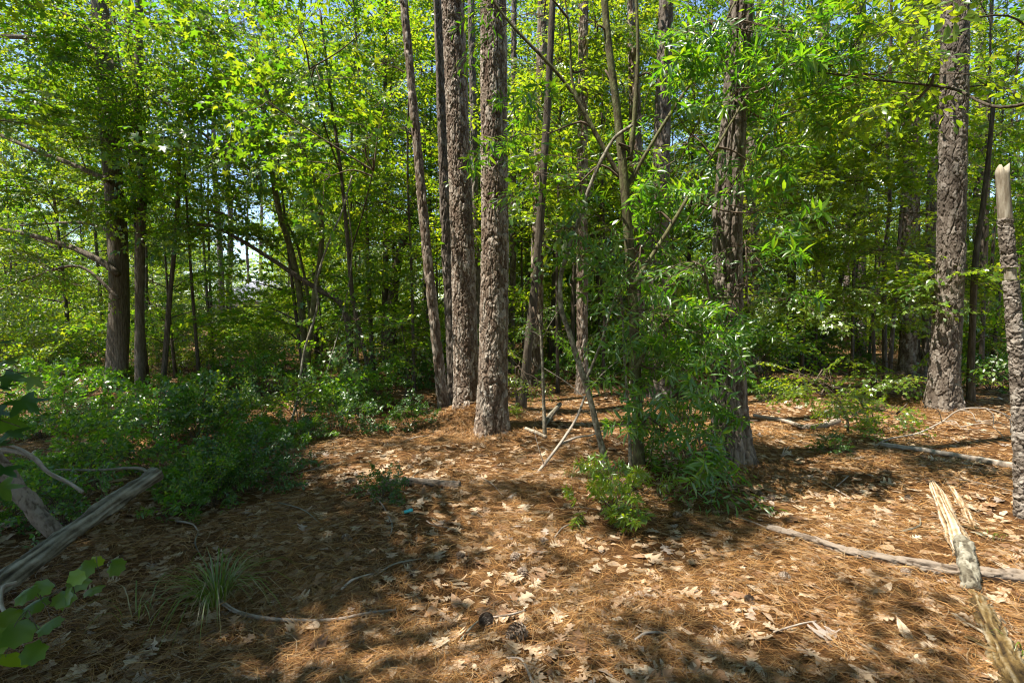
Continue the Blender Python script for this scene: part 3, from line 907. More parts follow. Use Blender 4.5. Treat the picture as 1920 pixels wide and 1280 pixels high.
def make_oak_leaves():
    meshes = [MB().add(v, q).mesh('oak_leaf', [M['oakleaf']]) for v, q in OAK]
    n = 0
    while n < 300:
        x, y, r = (c[0] for c in wedge_points(1, 1.6, 4.4, .80))
        # photo: fewer in the dark far left corner
        if x < -1.2 and rng.random() < .55: continue
        o = bpy.data.objects.new('oak_leaf', meshes[rng.integers(0, len(meshes))]); COL.objects.link(o)
        s = rng.uniform(.075, .155)
        o.scale = (s, s, s)
        o.location = (x, y, float(hgt(x, y)) + rng.uniform(.006, .022))
        o.rotation_euler = (rng.normal(0, .16), rng.normal(0, .16), rng.uniform(0, 6.28))
        if x < -.35:
            tag(o, 'dry tan lobed oak leaf lying on shaded needles around the grass tuft', 'oak leaf', 'dry oak leaves in the shade')
        elif y < 2.7:
            tag(o, 'large pale lobed oak leaf lying flat on needles near the pine cones', 'oak leaf', 'dry oak leaves near the pine cones')
        else:
            tag(o, 'small pale lobed oak leaf on the sunlit needles before the leafy bush', 'oak leaf', 'dry oak leaves before the bush')
        n += 1
    mb = MB()
    for n, r0, r1, s0 in ((1500, 1.3, 5.5, .06), (1100, 1.5, 5.5, .095), (4200, 4.5, 30, .12)):
        x, y, r = wedge_points(n, r0, r1)
        which = rng.integers(0, len(OAK), n)
        az = rng.uniform(0, 6.28, n)
        dr = np.stack([np.cos(az), np.sin(az), rng.normal(0, .14, n)], 1); up = np.stack([rng.normal(0, .2, n), rng.normal(0, .2, n), np.ones(n)], 1)
        pos = np.stack([x, y, hgt(x, y) + rng.uniform(.002, .016, n)], 1); sc = s0 * rng.uniform(.7, 1.3, n)
        for k_ in range(len(OAK)):
            m = which == k_
            v, q = place(OAK[k_], pos[m], dr[m], up[m], sc[m]); mb.add(v, q)
    o = mb.build('leaf_litter', M['oakleaf'])
    tag(o, 'scattered small fragments of dry leaf litter', None, None, 'stuff')


make_oak_leaves()

# ------------------------------------------------------------------ trunks read off the photo
Z_TOP = 24.0


def px_axis(pts, Y, top=Z_TOP, sink=0.12):
    """photo points (px, py) base first -> world axis at depth Y, extended up straight"""
    base = G(*pts[0]) if Y is None else None
    if Y is None: Y = base[1]
    a = [P(px, py, Y) for px, py in pts]
    z0 = float(hgt(a[0][0], a[0][1])) - sink
    a[0] = np.array([a[0][0], a[0][1], z0])
    if top and a[-1][2] < top:
        d = (a[-1] - a[-2]); d = d / max(d[2], 1e-3)
        d[:2] = np.clip(d[:2], -.06, .06)
        a.append(a[-1] + d * (top - a[-1][2]))
    return np.array(a), Y


PINES = [
    # name kind, label, base first points, (width px low, width px at top of frame), detail, dark
    ('pine_tree', 'sunlit scaly pine trunk, left one of the two thick trunks standing together', [(876, 775), (868, 480), (849, 0)], 46, 41, 'hi', 0),
    ('pine_tree', 'thickest sunlit scaly pine trunk, right one of the pair standing together', [(922, 806), (928, 480), (925, 0)], 58, 46, 'hi', 0),
    ('pine_tree', 'dark slim pine trunk half hidden behind the left trunk of the twin pines', [(853, 762), (838, 480), (822, 0)], 21, 18, 'mid', 1),
    ('pine_tree', 'slim scaly pine leaning left, its foot beside the twin pines', [(834, 768), (801, 480), (757, 0)], 20, 15, 'mid', 0),
    ('pine_tree', 'straight dark pine trunk seen in the gap between the twin pines', [(902, 720), (893, 480), (883, 0)], 15, 12, 'mid', 1),
    ('pine_tree', 'thin dark trunk close along the right edge of the thickest pine', [(957, 700), (962, 480), (964, 0)], 13, 10, 'mid', 1),
    ('pine_tree', 'grey pine behind the slim forked sapling, right of the twin pines', [(1004, 722), (1008, 480), (1018, 0)], 26, 19, 'mid', 0),
    ('pine_tree', 'upright pine behind the pale crooked sapling', [(1092, 738), (1091, 480), (1094, 0)], 22, 18, 'mid', 0),
    ('pine_tree', 'broad ridged pine behind the leafy bush with its foot in the sun', [(1371, 862), (1363, 640), (1364, 400), (1384, 100)], 62, 40, 'hi', 2),
    ('pine_tree', 'pinkish grey pine just right of the ridged pine behind the bush', [(1410, 695), (1411, 480), (1400, 0)], 28, 22, 'mid', 0),
    ('pine_tree', 'pine trunk seen close beside the dark stem of the leafy bush', [(1196, 735), (1196, 480), (1186, 0)], 26, 20, 'mid', 0),
    ('pine_tree', 'wide grey pine trunk half covered by leaves behind the leafy bush', [(1237, 745), (1235, 480), (1246, 100)], 40, 26, 'mid', 1),
    ('pine_tree', 'massive grey pine with flaring foot, thickest trunk beside the white snag', [(1766, 762), (1783, 480), (1792, 0)], 45, 42, 'hi', 1),
    ('pine_tree', 'dark pine tucked close behind the massive grey pine', [(1738, 705), (1744, 480), (1764, 0)], 20, 16, 'mid', 1),
    ('pine_tree', 'rough two toned pine standing left of the massive grey pine', [(1706, 702), (1706, 480), (1710, 100)], 34, 22, 'mid', 0),
    ('pine_tree', 'pale sunlit pine in the wood between massive pine and white snag', [(1832, 665), (1834, 480), (1840, 0)], 18, 15, 'lo', 0),
    ('pine_tree', 'dark short looking trunk in shade far behind the low maple sapling', [(1612, 668), (1610, 480), (1612, 100)], 24, 18, 'lo', 1),
]
PINE_INFO = []
for i, (nm, lab, pts, w0, w1, det, dark) in enumerate(PINES):
    ax, Y = px_axis(pts, None)
    r0 = w0 / 2 * Y / F; r1 = w1 / 2 * Y / F
    ztop = P(960, 0, Y)[2]
    rad = [(ax[0][2], r0), (ztop, r1), (Z_TOP, r1 * .35)]
    th_ = thing(nm, lab, 'tree', (ax[0][0], ax[0][1], ax[0][2] + .1))
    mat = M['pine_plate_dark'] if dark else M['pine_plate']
    if det == 'hi':
        mb = plated_trunk(ax, rad, ztop + .3, k=190 if r0 > .15 else 120, dz=.009, seed=1.7 * i + 1, cu=.042 if not dark else .055, cv=.095 if dark == 0 else .12 if dark == 1 else .15,
                          depth=.026 if not dark else .024, ridges=.028 if dark == 2 else 0, furrow=1.0 if dark != 1 else 1.3, flare=(.32, .2) if i < 2 else (.42, .3))
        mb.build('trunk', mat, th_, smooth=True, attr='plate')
    elif det == 'mid':
        mb = plated_trunk(ax, rad, ztop + .3, k=64, dz=.025, seed=1.7 * i + 1, cu=.055, cv=.12, depth=.028, flare=(.4, .25))
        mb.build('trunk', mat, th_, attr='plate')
    else:
        zz = np.linspace(ax[0][2], Z_TOP, 24)
        p = np.stack([np.interp(zz, ax[:, 2], ax[:, 0]), np.interp(zz, ax[:, 2], ax[:, 1]), zz], 1)
        v, f = tube(p, np.interp(zz, [r[0] for r in rad], [r[1] for r in rad]), 14); MB().add(v, f).build('trunk', M['pine_far'], th_)
    zz = np.linspace(ax[0][2], Z_TOP, 24)
    p = np.stack([np.interp(zz, ax[:, 2], ax[:, 0]), np.interp(zz, ax[:, 2], ax[:, 1]), zz], 1)
    br, cr = pine_crown(p, 15.5, 2.4, 10, 100 + i, flt=keep, per=7)
    for (f_, m_) in br.f:
        pass
    nb = cr.n
    cr.v += br.v; cr.attr += br.attr; cr.f += [(f_ + nb, 1) for f_, m_ in br.f]; cr.n += br.n
    cr.build('crown', [M['needle'], M['bark']], th_)
    PINE_INFO.append((ax[0][0], ax[0][1], r0))
for i in (0, 1, 3):
    LITLINES.append((PINE_INFO[i][0], PINE_INFO[i][1], 6.5, .7, .05))
LITLINES.append((PINE_INFO[8][0], PINE_INFO[8][1], 2.0, .35, 2.0))
LITLINES.append((5.6, 9.0, 6.5, 1.5, 2.6))
LITLINES.append((7.6, 8.6, 5.0, 1.2, 4.2))
LITLINES.append((4.6, 7.2, .9, .8, 1.5))
LITLINES.append((-1.7, 6.4, 4.4, .7, 2.0))
LITLINES.append((1.9, 5.0, 6.5, 1.3, 1.6))

# ------------------------------------------------------------------ near broadleaf trees drawn from stems and leaf clumps


def clump_tree(name, label, cat, stems, clumps, leaf, bark, loc=None, group=None, flt=keep, kids=None, twig='twig', crown_name='crown', kside=9):
    """stems: list of (part name, path pts world, r0, r1); clumps: (center, (rx,ry,rz), n, kind, scale, droop)"""
    base = stems[0][1][0] if loc is None else loc
    t = thing(name, label, cat, base, group)
    allp = []
    for pn, pts, r0, r1 in stems:
        p = smooth_path(pts, max(6, int(len(pts) * 6)))
        n = len(p)
        rm = 1 + .09 * vnoise(n, kside, int(abs(p[0][0]) * 97 + n), 3, .8)
        prof = np.linspace(r0, r1, n)
        if pn in ('trunk', 'stem'):
            prof = prof * (1 + .4 * np.exp(-np.linspace(0, np.linalg.norm(p[-1] - p[0]), n) / .2))
        v, f = tube(p, prof, kside, rmod=rm)
        MB().add(v, f).build(pn, M[bark], t)
        allp.append(p)
    nodes = np.concatenate(allp)
    cr = MB()
    for c, rad, n, kind, sc, droop in clumps:
        c = np.asarray(c, float)
        u = nrm(rng.normal(0, 1, (n, 3))) * (rng.random((n, 1)) ** .45)
        pos = c + u * np.asarray(rad)
        # a limb from the nearest wood to the clump, twigs from the limb to each spray
        k = nodes[np.argmin(((nodes - c) ** 2).sum(1) + np.maximum(0, nodes[:, 2] - c[2]) ** 2 * 2)]
        mid = (k + c) / 2 + rng.normal(0, .06, 3) + np.array([0, 0, .05])
        limb = smooth_path([k, mid, c], 8)
        v, f = tube(limb, np.linspace(.013, .006, 8), 4, cap=False); cr.add(v, f, 1)
        lt = limb[4:]
        j = np.argmin(((pos[:, None] - lt[None]) ** 2).sum(2), 1)
        frm = lt[j]
        out = pos - frm
        d = nrm(out) + rng.normal(0, .35, (n, 3)); d[:, 2] -= droop
        m = np.ones(n, bool) if flt is None else flt(pos + nrm(d) * .25)
        for a_, b_ in zip(frm[m], pos[m]):
            pp = smooth_path([a_, (a_ + b_) / 2 + rng.normal(0, .03, 3), b_], 4)
            v, f = tube(pp, np.linspace(.005, .003, 4), 3, cap=False); cr.add(v, f, 1)
        up = np.array([0, 0, 1.]) + rng.normal(0, .3, (n, 3))
        add_sprays(cr, kind, pos[m], d[m], up[m], sc * rng.uniform(.75, 1.2, n)[m])
    if cr.n:
        cr.build(crown_name, [M[leaf], M[twig]], t)
    return t


def pts_px(lst, Y):
    return [P(px, py, Y if len(q) == 0 else q[0]) for px, py, *q in lst]


def rooted(lst, Y=None):
    g = G(*lst[0][:2])
    if Y is None: Y = g[1]
    pts = [P(px, py, q[0] if q else Y) for px, py, *q in lst]
    pts[0] = np.array([pts[0][0], pts[0][1], float(hgt(pts[0][0], pts[0][1])) - .06])
    return pts, Y


# leafy bush tree in front of the ridged pine
st, Y = rooted([(1199, 872), (1193, 700), (1184, 532), (1169, 330), (1157, 210), (1139, 64), (1125, -120)])
st2 = pts_px([(1181, 300), (1190, 210), (1196, 90), (1190, -60)], Y)
br1 = pts_px([(1166, 337), (1131, 277), (1064, 161), (951, 37), (880, -60)], Y + .1)
br2 = pts_px([(1184, 540), (1260, 420), (1330, 300), (1400, 180)], Y - .2)
br3 = pts_px([(1192, 690), (1250, 600), (1330, 560), (1400, 560)], Y - .3)
br4 = pts_px([(1170, 360), (1240, 240), (1330, 100), (1380, 0)], Y)
br5 = pts_px([(1196, 800), (1240, 760), (1300, 720)], Y - .4)
br6 = pts_px([(1110, 240), (1075, 160), (1068, 60), (1050, -60)], Y + .1)
cl = []
for px, py, dy, rx, ry, rz, n in [(1160, 170, .1, .35, .4, .3, 16), (1100, 130, .1, .35, .4, .3, 14), (1480, 60, 0, .25, .4, .3, 14), (1460, 230, 0, .25, .4, .3, 12), (1190, 280, 0, .3, .4, .3, 14), (1150, 440, -.1, .25, .3, .2, 8), (1200, 480, -.1, .22, .3, .25, 10), (1225, 560, -.2, .22, .3, .25, 10), (1390, 460, -.1, .2, .3, .25, 10), (1290, 60, 0, .6, .6, .4, 32), (1400, 60, 0, .45, .6, .35, 20), (1230, 150, 0, .45, .5, .35, 28), (1370, 190, -.1, .55, .6, .4, 26), (1450, 140, 0, .25, .4, .3, 14),
                                  (1120, 60, .1, .5, .5, .35, 32), (1020, 30, .1, .35, .4, .25, 16), (1290, 270, -.1, .45, .5, .35, 34), (1400, 300, 0, .35, .4, .3, 24),
                                  (1330, 380, -.1, .45, .5, .3, 28), (1230, 400, -.2, .25, .4, .25, 10), (1420, 400, 0, .2, .3, .25, 8), (1080, 350, .1, .3, .4, .25, 7), (1030, 250, .1, .3, .4, .25, 7),
                                  (1300, 490, -.2, .38, .5, .3, 22), (1370, 540, -.2, .2, .4, .25, 10), (1260, 590, -.3, .3, .4, .25, 16), (1190, 620, -.2, .2, .4, .2, 5),
                                  (1295, 620, -.3, .22, .4, .22, 12), (1225, 690, -.35, .25, .4, .22, 9), (1270, 740, -.45, .24, .4, .24, 13),
                                  (1240, 800, -.45, .22, .4, .2, 8), (1285, 850, -.55, .2, .35, .2, 11), (1275, 920, -.6, .2, .25, .12, 6)]:
    cl.append((P(px, py, Y + dy), (rx, ry, rz), int(n * (1.05 if py < 430 else .9 if py < 690 else 1.15)), 'oak' if rng.random() < .6 else 'oak2', 1.0 if py < 430 else .85, .3))
clump_tree('bush_tree', 'dense leafy bush tree with long narrow leaves reaching down to the needles', 'tree',
           [('trunk', st, .05, .03), ('stem', st2, .022, .012), ('branch', br1, .024, .010), ('branch', br2, .022, .008), ('branch', br3, .018, .007), ('branch', br4, .02, .008), ('branch', br5, .012, .006), ('branch', br6, .014, .006)],
           cl, 'leaf_oak', 'bark_mossy')

# second slim pale stem beside it
st, Y = rooted([(1183, 893), (1180, 800), (1172, 690), (1168, 600)])
clump_tree('sapling', 'thin pale sapling stem hugging the dark stem of the leafy bush', 'sapling', [('stem', st, .016, .009)],
           [(P(1168, 590, Y), (.25, .3, .2), 5, 'oak2', .8, .2)], 'leaf_oak', 'bark_pale')

# pale crooked sapling
st, Y = rooted([(1142, 884), (1127, 832), (1116, 787), (1105, 742), (1086, 682), (1067, 622), (1052, 577), (1052, 517), (1063, 478), (1090, 400), (1110, 340), (1150, 262), (1185, 235)])
sb = pts_px([(1098, 715), (1128, 640), (1160, 540), (1200, 470), (1236, 420)], Y + .2)
clump_tree('sapling', 'crooked pale lichened sapling bending left then right before the bush', 'sapling', [('stem', st, .030, .014), ('branch', sb, .014, .008)],
           [(P(1130, 300, Y), (.5, .5, .4), 7, 'oval', .9, .1), (P(1210, 430, Y + .2), (.4, .4, .3), 5, 'oval', .9, .1), (P(1070, 430, Y), (.4, .4, .3), 4, 'oval', .9, .1)], 'leaf_gum', 'bark_pale')

# slim sapling in front with few leaves on top
st, Y = rooted([(1022, 815), (1019, 740), (1015, 640), (1010, 590)])
clump_tree('sapling', 'short straight sapling with a small leafy top right of the twin pines', 'sapling',
           [('stem', st, .022, .011), ('branch', pts_px([(1014, 640), (1030, 610), (1045, 585)], Y), .006, .003), ('branch', pts_px([(1014, 632), (1000, 622), (984, 622)], Y), .005, .003)],
           [(P(1010, 605, Y), (.18, .18, .14), 7, 'oak2', .55, .1)], 'leaf_oak', 'bark_pale')

# leafy sapling right of thick pine
st, Y = rooted([(975, 765), (985, 690), (1000, 560), (1012, 420), (1024, 250), (1034, 60), (1040, -80)])
clump_tree('leaning_tree', 'dark smooth stem leaning right behind the short straight sapling', 'tree', [('trunk', st, .065, .04)],
           [(P(985, 330, Y), (.6, .6, .6), 14, 'oval', 1, .1)], 'leaf_gum', 'bark')
st, Y = rooted([(966, 775), (968, 730), (966, 690)])
clump_tree('seedling', 'small bright leafy seedling against the right side of the thickest pine', 'seedling', [('stem', st, .008, .004)],
           [(P(975, 690, Y), (.22, .2, .16), 9, 'oak2', .6, .1), (P(960, 735, Y), (.12, .12, .2), 7, 'oak2', .55, .5)], 'leaf_bright', 'bark')

# big hardwood on the left
st, Y = rooted([(221, 730), (224, 610), (222, 476), (208, 262), (195, 110), (184, -60), (176, -260)])
b = lambda lst, yy: pts_px(lst, yy)
stems = [('trunk', st, .18, .12),
         ('branch', b([(222, 515), (190, 490), (100, 452), (0, 429), (-120, 410)], Y - .2), .06, .03),
         ('branch', b([(208, 340), (150, 315), (50, 275), (-60, 225)], Y - .3), .05, .025),
         ('branch', b([(200, 95), (140, 80), (75, 72), (0, 68), (-90, 60)], Y - .2), .05, .03),
         ('branch', b([(195, 80), (150, 45), (95, 10), (30, -40)], Y - .2), .045, .03),
         ('branch', b([(200, 110), (270, 160), (380, 250), (470, 320)], Y - .6), .035, .012),
         ('branch', b([(218, 440), (170, 420), (110, 418), (20, 424)], Y + .3), .035, .015),
         ('branch', b([(223, 560), (150, 500), (60, 520), (-40, 560)], Y - .5), .03, .012)]
cl = []
for px, py, yy, rx, ry, rz, n, kd in [(60, 60, 8.5, 1.2, 1, .5, 34, 'gum'), (250, 40, 8.5, 1.2, 1, .5, 30, 'gum'), (40, 190, 8.8, 1.1, 1, .4, 30, 'gum'), (310, 170, 8.6, 1.0, 1, .5, 30, 'gum'), (420, 60, 8.3, 1, 1, .5, 26, 'gum'),
                                      (130, 250, 9, 1.0, 1, .4, 28, 'gum'), (380, 290, 8.8, 1, 1, .45, 28, 'gum'), (40, 350, 8.8, .9, 1, .35, 26, 'gum'), (150, 380, 9.2, .8, 1, .3, 18, 'gum'),
                                      (420, 400, 9, .9, 1, .4, 22, 'gum'), (60, 480, 9, .9, .9, .35, 18, 'gum'), (200, 150, 8.8, 1, .9, .4, 20, 'gum'), (520, 120, 8.6, .9, .9, .4, 18, 'gum'), (480, 330, 9.2, .9, .9, .35, 16, 'gum'), (310, 420, 9.8, .7, .9, .35, 14, 'gum'), (130, 530, 9.4, .8, .9, .3, 14, 'gum')]:
    cl.append((P(px, py, yy), (rx, ry, rz), int(n * 1.5), kd if (px + py) % 3 else 'beech', .82, .18))
clump_tree('hardwood_tree', 'stout dark hardwood with long boughs reaching left over the shrubs', 'tree', stems, cl, 'leaf_gum', 'bark_big', kside=16)

st, Y = rooted([(265, 735), (262, 640), (262, 476), (268, 337), (258, 240), (260, 90), (262, -80)])
clump_tree('hardwood_tree', 'slender grey hardwood standing just right of the stout dark hardwood', 'tree', [('trunk', st, .085, .055)],
           [(P(300, 120, Y), (1.0, .8, .8), 22, 'gum', 1, .15), (P(230, 300, Y + .4), (.8, .8, .6), 14, 'gum', 1, .15)], 'leaf_gum', 'bark_big', kside=12)
st, Y = rooted([(305, 735), (316, 590), (326, 476), (334, 370), (337, 277), (345, 120)])
clump_tree('hardwood_tree', 'thin dark wavy stem, third upright right of the stout hardwood', 'tree', [('trunk', st, .05, .022)],
           [(P(350, 150, Y), (.9, .8, .8), 18, 'oval', 1.1, .15), (P(320, 330, Y), (.7, .8, .5), 12, 'oval', 1.1, .15)], 'leaf_gum', 'bark')
# multi stem clump with the arching bough
st, Y = rooted([(640, 742), (655, 640), (640, 570), (600, 544), (560, 520), (500, 480), (440, 444), (397, 424), (337, 420)])
clump_tree('arching_tree', 'long thin stem arching over left above the shaded shrubs', 'tree', [('trunk', st, .07, .02)],
           [(P(380, 430, Y), (.9, .8, .3), 12, 'oval', 1, .3), (P(470, 460, Y), (.8, .8, .3), 10, 'oval', 1, .3)], 'leaf_gum', 'bark')
st, Y = rooted([(574, 735), (570, 640), (563, 560), (547, 476), (520, 380), (500, 250), (480, 80)])
st2 = pts_px([(573, 690), (590, 560), (603, 412), (575, 300), (517, 210), (470, 100)], Y - .1)
st3 = pts_px([(572, 700), (582, 600), (560, 470), (530, 400)], Y + .3)
clump_tree('hardwood_tree', 'dark clump of several thin stems rising from one foot behind the vine', 'tree', [('trunk', st, .07, .03), ('stem', st2, .06, .02), ('stem', st3, .045, .015)],
           [(P(500, 150, Y - 1), (1.2, 1, .7), 26, 'gum', 1.1, .15), (P(560, 260, Y - 1), (1, 1, .6), 22, 'gum', 1.1, .15), (P(450, 260, Y - .6), (1, 1, .6), 18, 'gum', 1.1, .15), (P(560, 60, Y - 1), (1.2, 1, .6), 24, 'gum', 1.1, .15)], 'leaf_gum', 'bark_mossy')
st, Y = rooted([(728, 690), (732, 600), (749, 476), (768, 400), (782, 341), (800, 240)])
clump_tree('leaning_tree', 'dark trunk leaning right in the shade left of the slim pine', 'tree', [('trunk', st, .15, .08)],
           [(P(800, 200, Y), (1.2, 1, .8), 22, 'oval', 1.2, .1)], 'leaf_gum', 'bark')
st, Y = rooted([(697, 752), (690, 690), (662, 562), (651, 442), (640, 330), (620, 180), (600, 20)])
cl = []
for px, py, yy, rx, ry, rz, n in [(600, 150, 6.6, .8, .6, .4, 24), (690, 250, 6.2, .6, .5, .3, 22), (560, 60, 6.6, .8, .6, .35, 20), (740, 170, 6.8, .45, .5, .3, 14), (690, 300, 5.9, .5, .5, .2, 14),
                                  (620, 330, 6.8, .6, .6, .3, 16), (680, 60, 7, .6, .6, .4, 16), (500, 190, 6.4, .5, .5, .3, 14)]:
    cl.append((P(px, py, yy), (rx, ry, rz), n, 'gum', .95, .22))
clump_tree('sweetgum_tree', 'slender sweetgum with sunlit star shaped leaves left of the twin pines', 'tree',
           [('trunk', st, .045, .018), ('branch', pts_px([(655, 480, Y), (680, 400, Y - .8), (700, 320, Y - 1.8)], Y), .014, .006), ('branch', pts_px([(640, 330, Y), (610, 240, Y - .8), (580, 130, Y - 1.5)], Y), .014, .006)],
           cl, 'leaf_gum', 'bark')
# low leaves of a young gum at mid height
for px, by, yt, sc_, lab in [(668, 770, 600, 1.0, 'young sweetgum with pale star leaves low beside the hanging white vine'), (760, 742, 620, .9, 'young sweetgum in half shade between shrubs and slim leaning pine')]:
    st, Y = rooted([(px, by), (px + 4, (by + yt) / 2), (px - 6, yt)])
    clump_tree('young_tree', lab, 'sapling', [('stem', st, .018, .008)],
               [(P(px, yt, Y), (.45, .4, .25), 11, 'gumsmall', sc_, .1), (P(px + 10, yt + 50, Y), (.5, .4, .2), 10, 'gumsmall', sc_, .1)], 'leaf_gum', 'bark')

# right hand sweetgum and beech like understory
st, Y = rooted([(1661, 725), (1658, 640), (1659, 480), (1668, 380), (1664, 270), (1670, 100), (1672, -40)])
cl = []
for px, py, yy, rx, ry, rz, n, kd in [(1560, 330, 9, 1.0, .8, .25, 26, 'gum'), (1650, 270, 9, 1, .8, .25, 24, 'gum'), (1500, 250, 9, .9, .8, .3, 20, 'gum'), (1700, 220, 9.2, .8, .8, .25, 16, 'gum'), (1590, 180, 9, 1, .8, .3, 20, 'gum'),
                                      (1460, 380, 9, .8, .8, .25, 18, 'gumsmall'), (1560, 420, 9, .9, .8, .2, 20, 'gumsmall'), (1660, 470, 9, .8, .7, .2, 18, 'gumsmall'), (1720, 400, 9.2, .6, .7, .2, 12, 'gumsmall'),
                                      (1600, 540, 9, .8, .8, .16, 18, 'gumsmall'), (1700, 560, 8.4, .7, .7, .16, 18, 'gumsmall'), (1760, 520, 7.9, .5, .5, .1, 12, 'gumsmall'), (1500, 560, 9, .8, .8, .2, 14, 'gumsmall'), (1700, 700, 8.2, .6, .5, .10, 12, 'gumsmall'), (1600, 80, 9, 1, .8, .4, 22, 'gum')]:
    cl.append((P(px, py, yy), (rx, ry, rz), int(n * 1.7), kd, 1.0, .1))
clump_tree('sweetgum_tree', 'sweetgum with flat tiers of yellow green leaves before the rough two toned pine', 'tree',
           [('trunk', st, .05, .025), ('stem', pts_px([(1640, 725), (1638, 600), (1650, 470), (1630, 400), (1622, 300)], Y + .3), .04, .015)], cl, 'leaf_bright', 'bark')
st, Y = rooted([(1538, 690), (1545, 620), (1572, 540), (1590, 470), (1600, 380)])
clump_tree('leaning_tree', 'thin dark tree leaning right beyond the low maple sapling', 'tree', [('trunk', st, .085, .04)],
           [(P(1610, 340, Y), (1.5, 1, .7), 24, 'oval', 1.2, .1), (P(1560, 440, Y), (1.2, 1, .4), 14, 'oval', 1.2, .1)], 'leaf_gum', 'bark')
st, Y = rooted([(1820, 752), (1822, 640), (1830, 480), (1850, 330), (1862, 200)])
clump_tree('hardwood_tree', 'thin dark stem between the massive grey pine and the white snag', 'tree', [('trunk', st, .05, .028)],
           [(P(1850, 160, Y), (1.0, .8, .7), 20, 'oval', 1.1, .1), (P(1860, 330, Y), (.8, .8, .4), 14, 'oval', 1.1, .1), (P(1850, 540, Y), (.9, .8, .3), 14, 'oval', 1, .1), (P(1880, 640, Y), (.7, .7, .3), 12, 'oval', 1, .1)], 'leaf_gum', 'bark')
for lab, stp, cls in [
        ('thin leafy sapling veiling the gap between grey pine and upright pine', [(1046, 738), (1044, 500), (1050, 250), (1056, -60)], [(1050, 110, 14), (1000, 200, 12), (1060, 330, 10), (1100, 40, 12), (1030, 430, 7)]),
        ('thin dark sapling with scattered leaves right beside the upright pine', [(1130, 728), (1134, 500), (1128, 250), (1140, -60)], [(1110, 180, 12), (1150, 350, 10), (1130, 470, 8), (1170, 80, 12)]),
        ('thin dark sapling with airy leaves right of the pinkish grey pine', [(1474, 700), (1478, 500), (1468, 250), (1470, -60)], [(1450, 300, 14), (1500, 470, 12), (1440, 560, 10), (1480, 120, 14), (1520, 200, 14)]),
        ('very thin sapling leaning on the right edge of the thickest pine', [(983, 700), (978, 480), (984, 240), (975, 60)], [(1000, 290, 5), (995, 430, 4), (1010, 120, 6)]),
        ('thin understory stem with tiered leaves left of the slim leaning pine', [(776, 735), (772, 520), (764, 300), (770, 80)], [(720, 380, 12), (780, 480, 9), (700, 460, 10), (770, 250, 10), (720, 120, 12)])]:
    st, Y = rooted(stp)
    clump_tree('sapling', lab, 'sapling', [('stem', st, .032, .014)], [(P(px, py, Y - .4), (.65, .6, .3), int(n * 1.7), ['beech', 'gum', 'oval'][(px + py) % 3], 1.0, .12) for px, py, n in cls], 'leaf_bright' if Y > 8 and stp[0][0] > 1000 else 'leaf_far', 'bark')
# low maple sapling
st, Y = rooted([(1590, 812), (1588, 780), (1570, 745), (1530, 712)])
cl = []
for px, py in [(1500, 700), (1530, 712), (1560, 725), (1590, 742), (1620, 755), (1650, 765), (1560, 760), (1600, 780), (1640, 790), (1540, 740), (1680, 775)]:
    cl.append((P(px, py, Y - .2), (.22, .3, .06), 6, 'gumsmall', .6, .12))
clump_tree('maple_sapling', 'low spreading maple sapling with bright leaves over the sunny needles', 'sapling',
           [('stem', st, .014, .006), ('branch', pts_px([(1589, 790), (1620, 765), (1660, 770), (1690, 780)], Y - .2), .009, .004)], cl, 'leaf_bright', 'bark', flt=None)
# near branches hanging in from a tree just outside the frame
tx, ty = 4.3, 2.9
stems = [('trunk', [np.array([tx, ty, -.1]), np.array([tx, ty, 2.0]), np.array([tx - .05, ty + .05, 4.5]), np.array([tx, ty, 7])], .06, .03),
         ('branch', [np.array([tx, ty, 2.6]), P(1960, 70, 2.6), P(1890, 30, 2.4), P(1800, 38, 2.3)], .01, .003),
         ('branch', [np.array([tx, ty, 3.2]), P(1900, 200, 3.6), P(1780, 165, 4.0), P(1640, 150, 4.2), P(1500, 130, 4.3)], .016, .005)]
t = clump_tree('hardwood_tree', 'tree whose leafy twigs hang before the top of the massive grey pine', 'tree', stems,
               [(P(1740, 150, 4.0), (.3, .3, .08), 3, 'oval', .85, .1), (P(1640, 140, 4.2), (.4, .3, .10), 5, 'oval', .85, .15), (P(1540, 130, 4.3), (.35, .3, .10), 5, 'oval', .85, .15), (P(1600, 80, 4.3), (.4, .3, .1), 5, 'oval', 1.0, .15), (P(1700, 195, 4.1), (.3, .3, .05), 3, 'oval', .9, .1)],
               'leaf_bright', 'bark')
mb = MB()
lp = [P(px, py, 2.3) for px, py in [(1768, 42), (1778, 46), (1790, 40), (1804, 36), (1812, 34), (1796, 22)]]
dd = np.array([(-.5, 0, -.5), (-.15, 0, -1), (.12, 0, -1), (1, 0, .05), (.7, .2, .7), (-.3, 0, .8)])
v, f = place(leaf_tpl('oval'), np.array(lp), dd, np.array([(.2, -1., .4)] * 6), np.array([.055, .075, .085, .10, .07, .05])); mb.add(v, f)
mb.build('leaf_spray', [M['leaf_bright']], t)
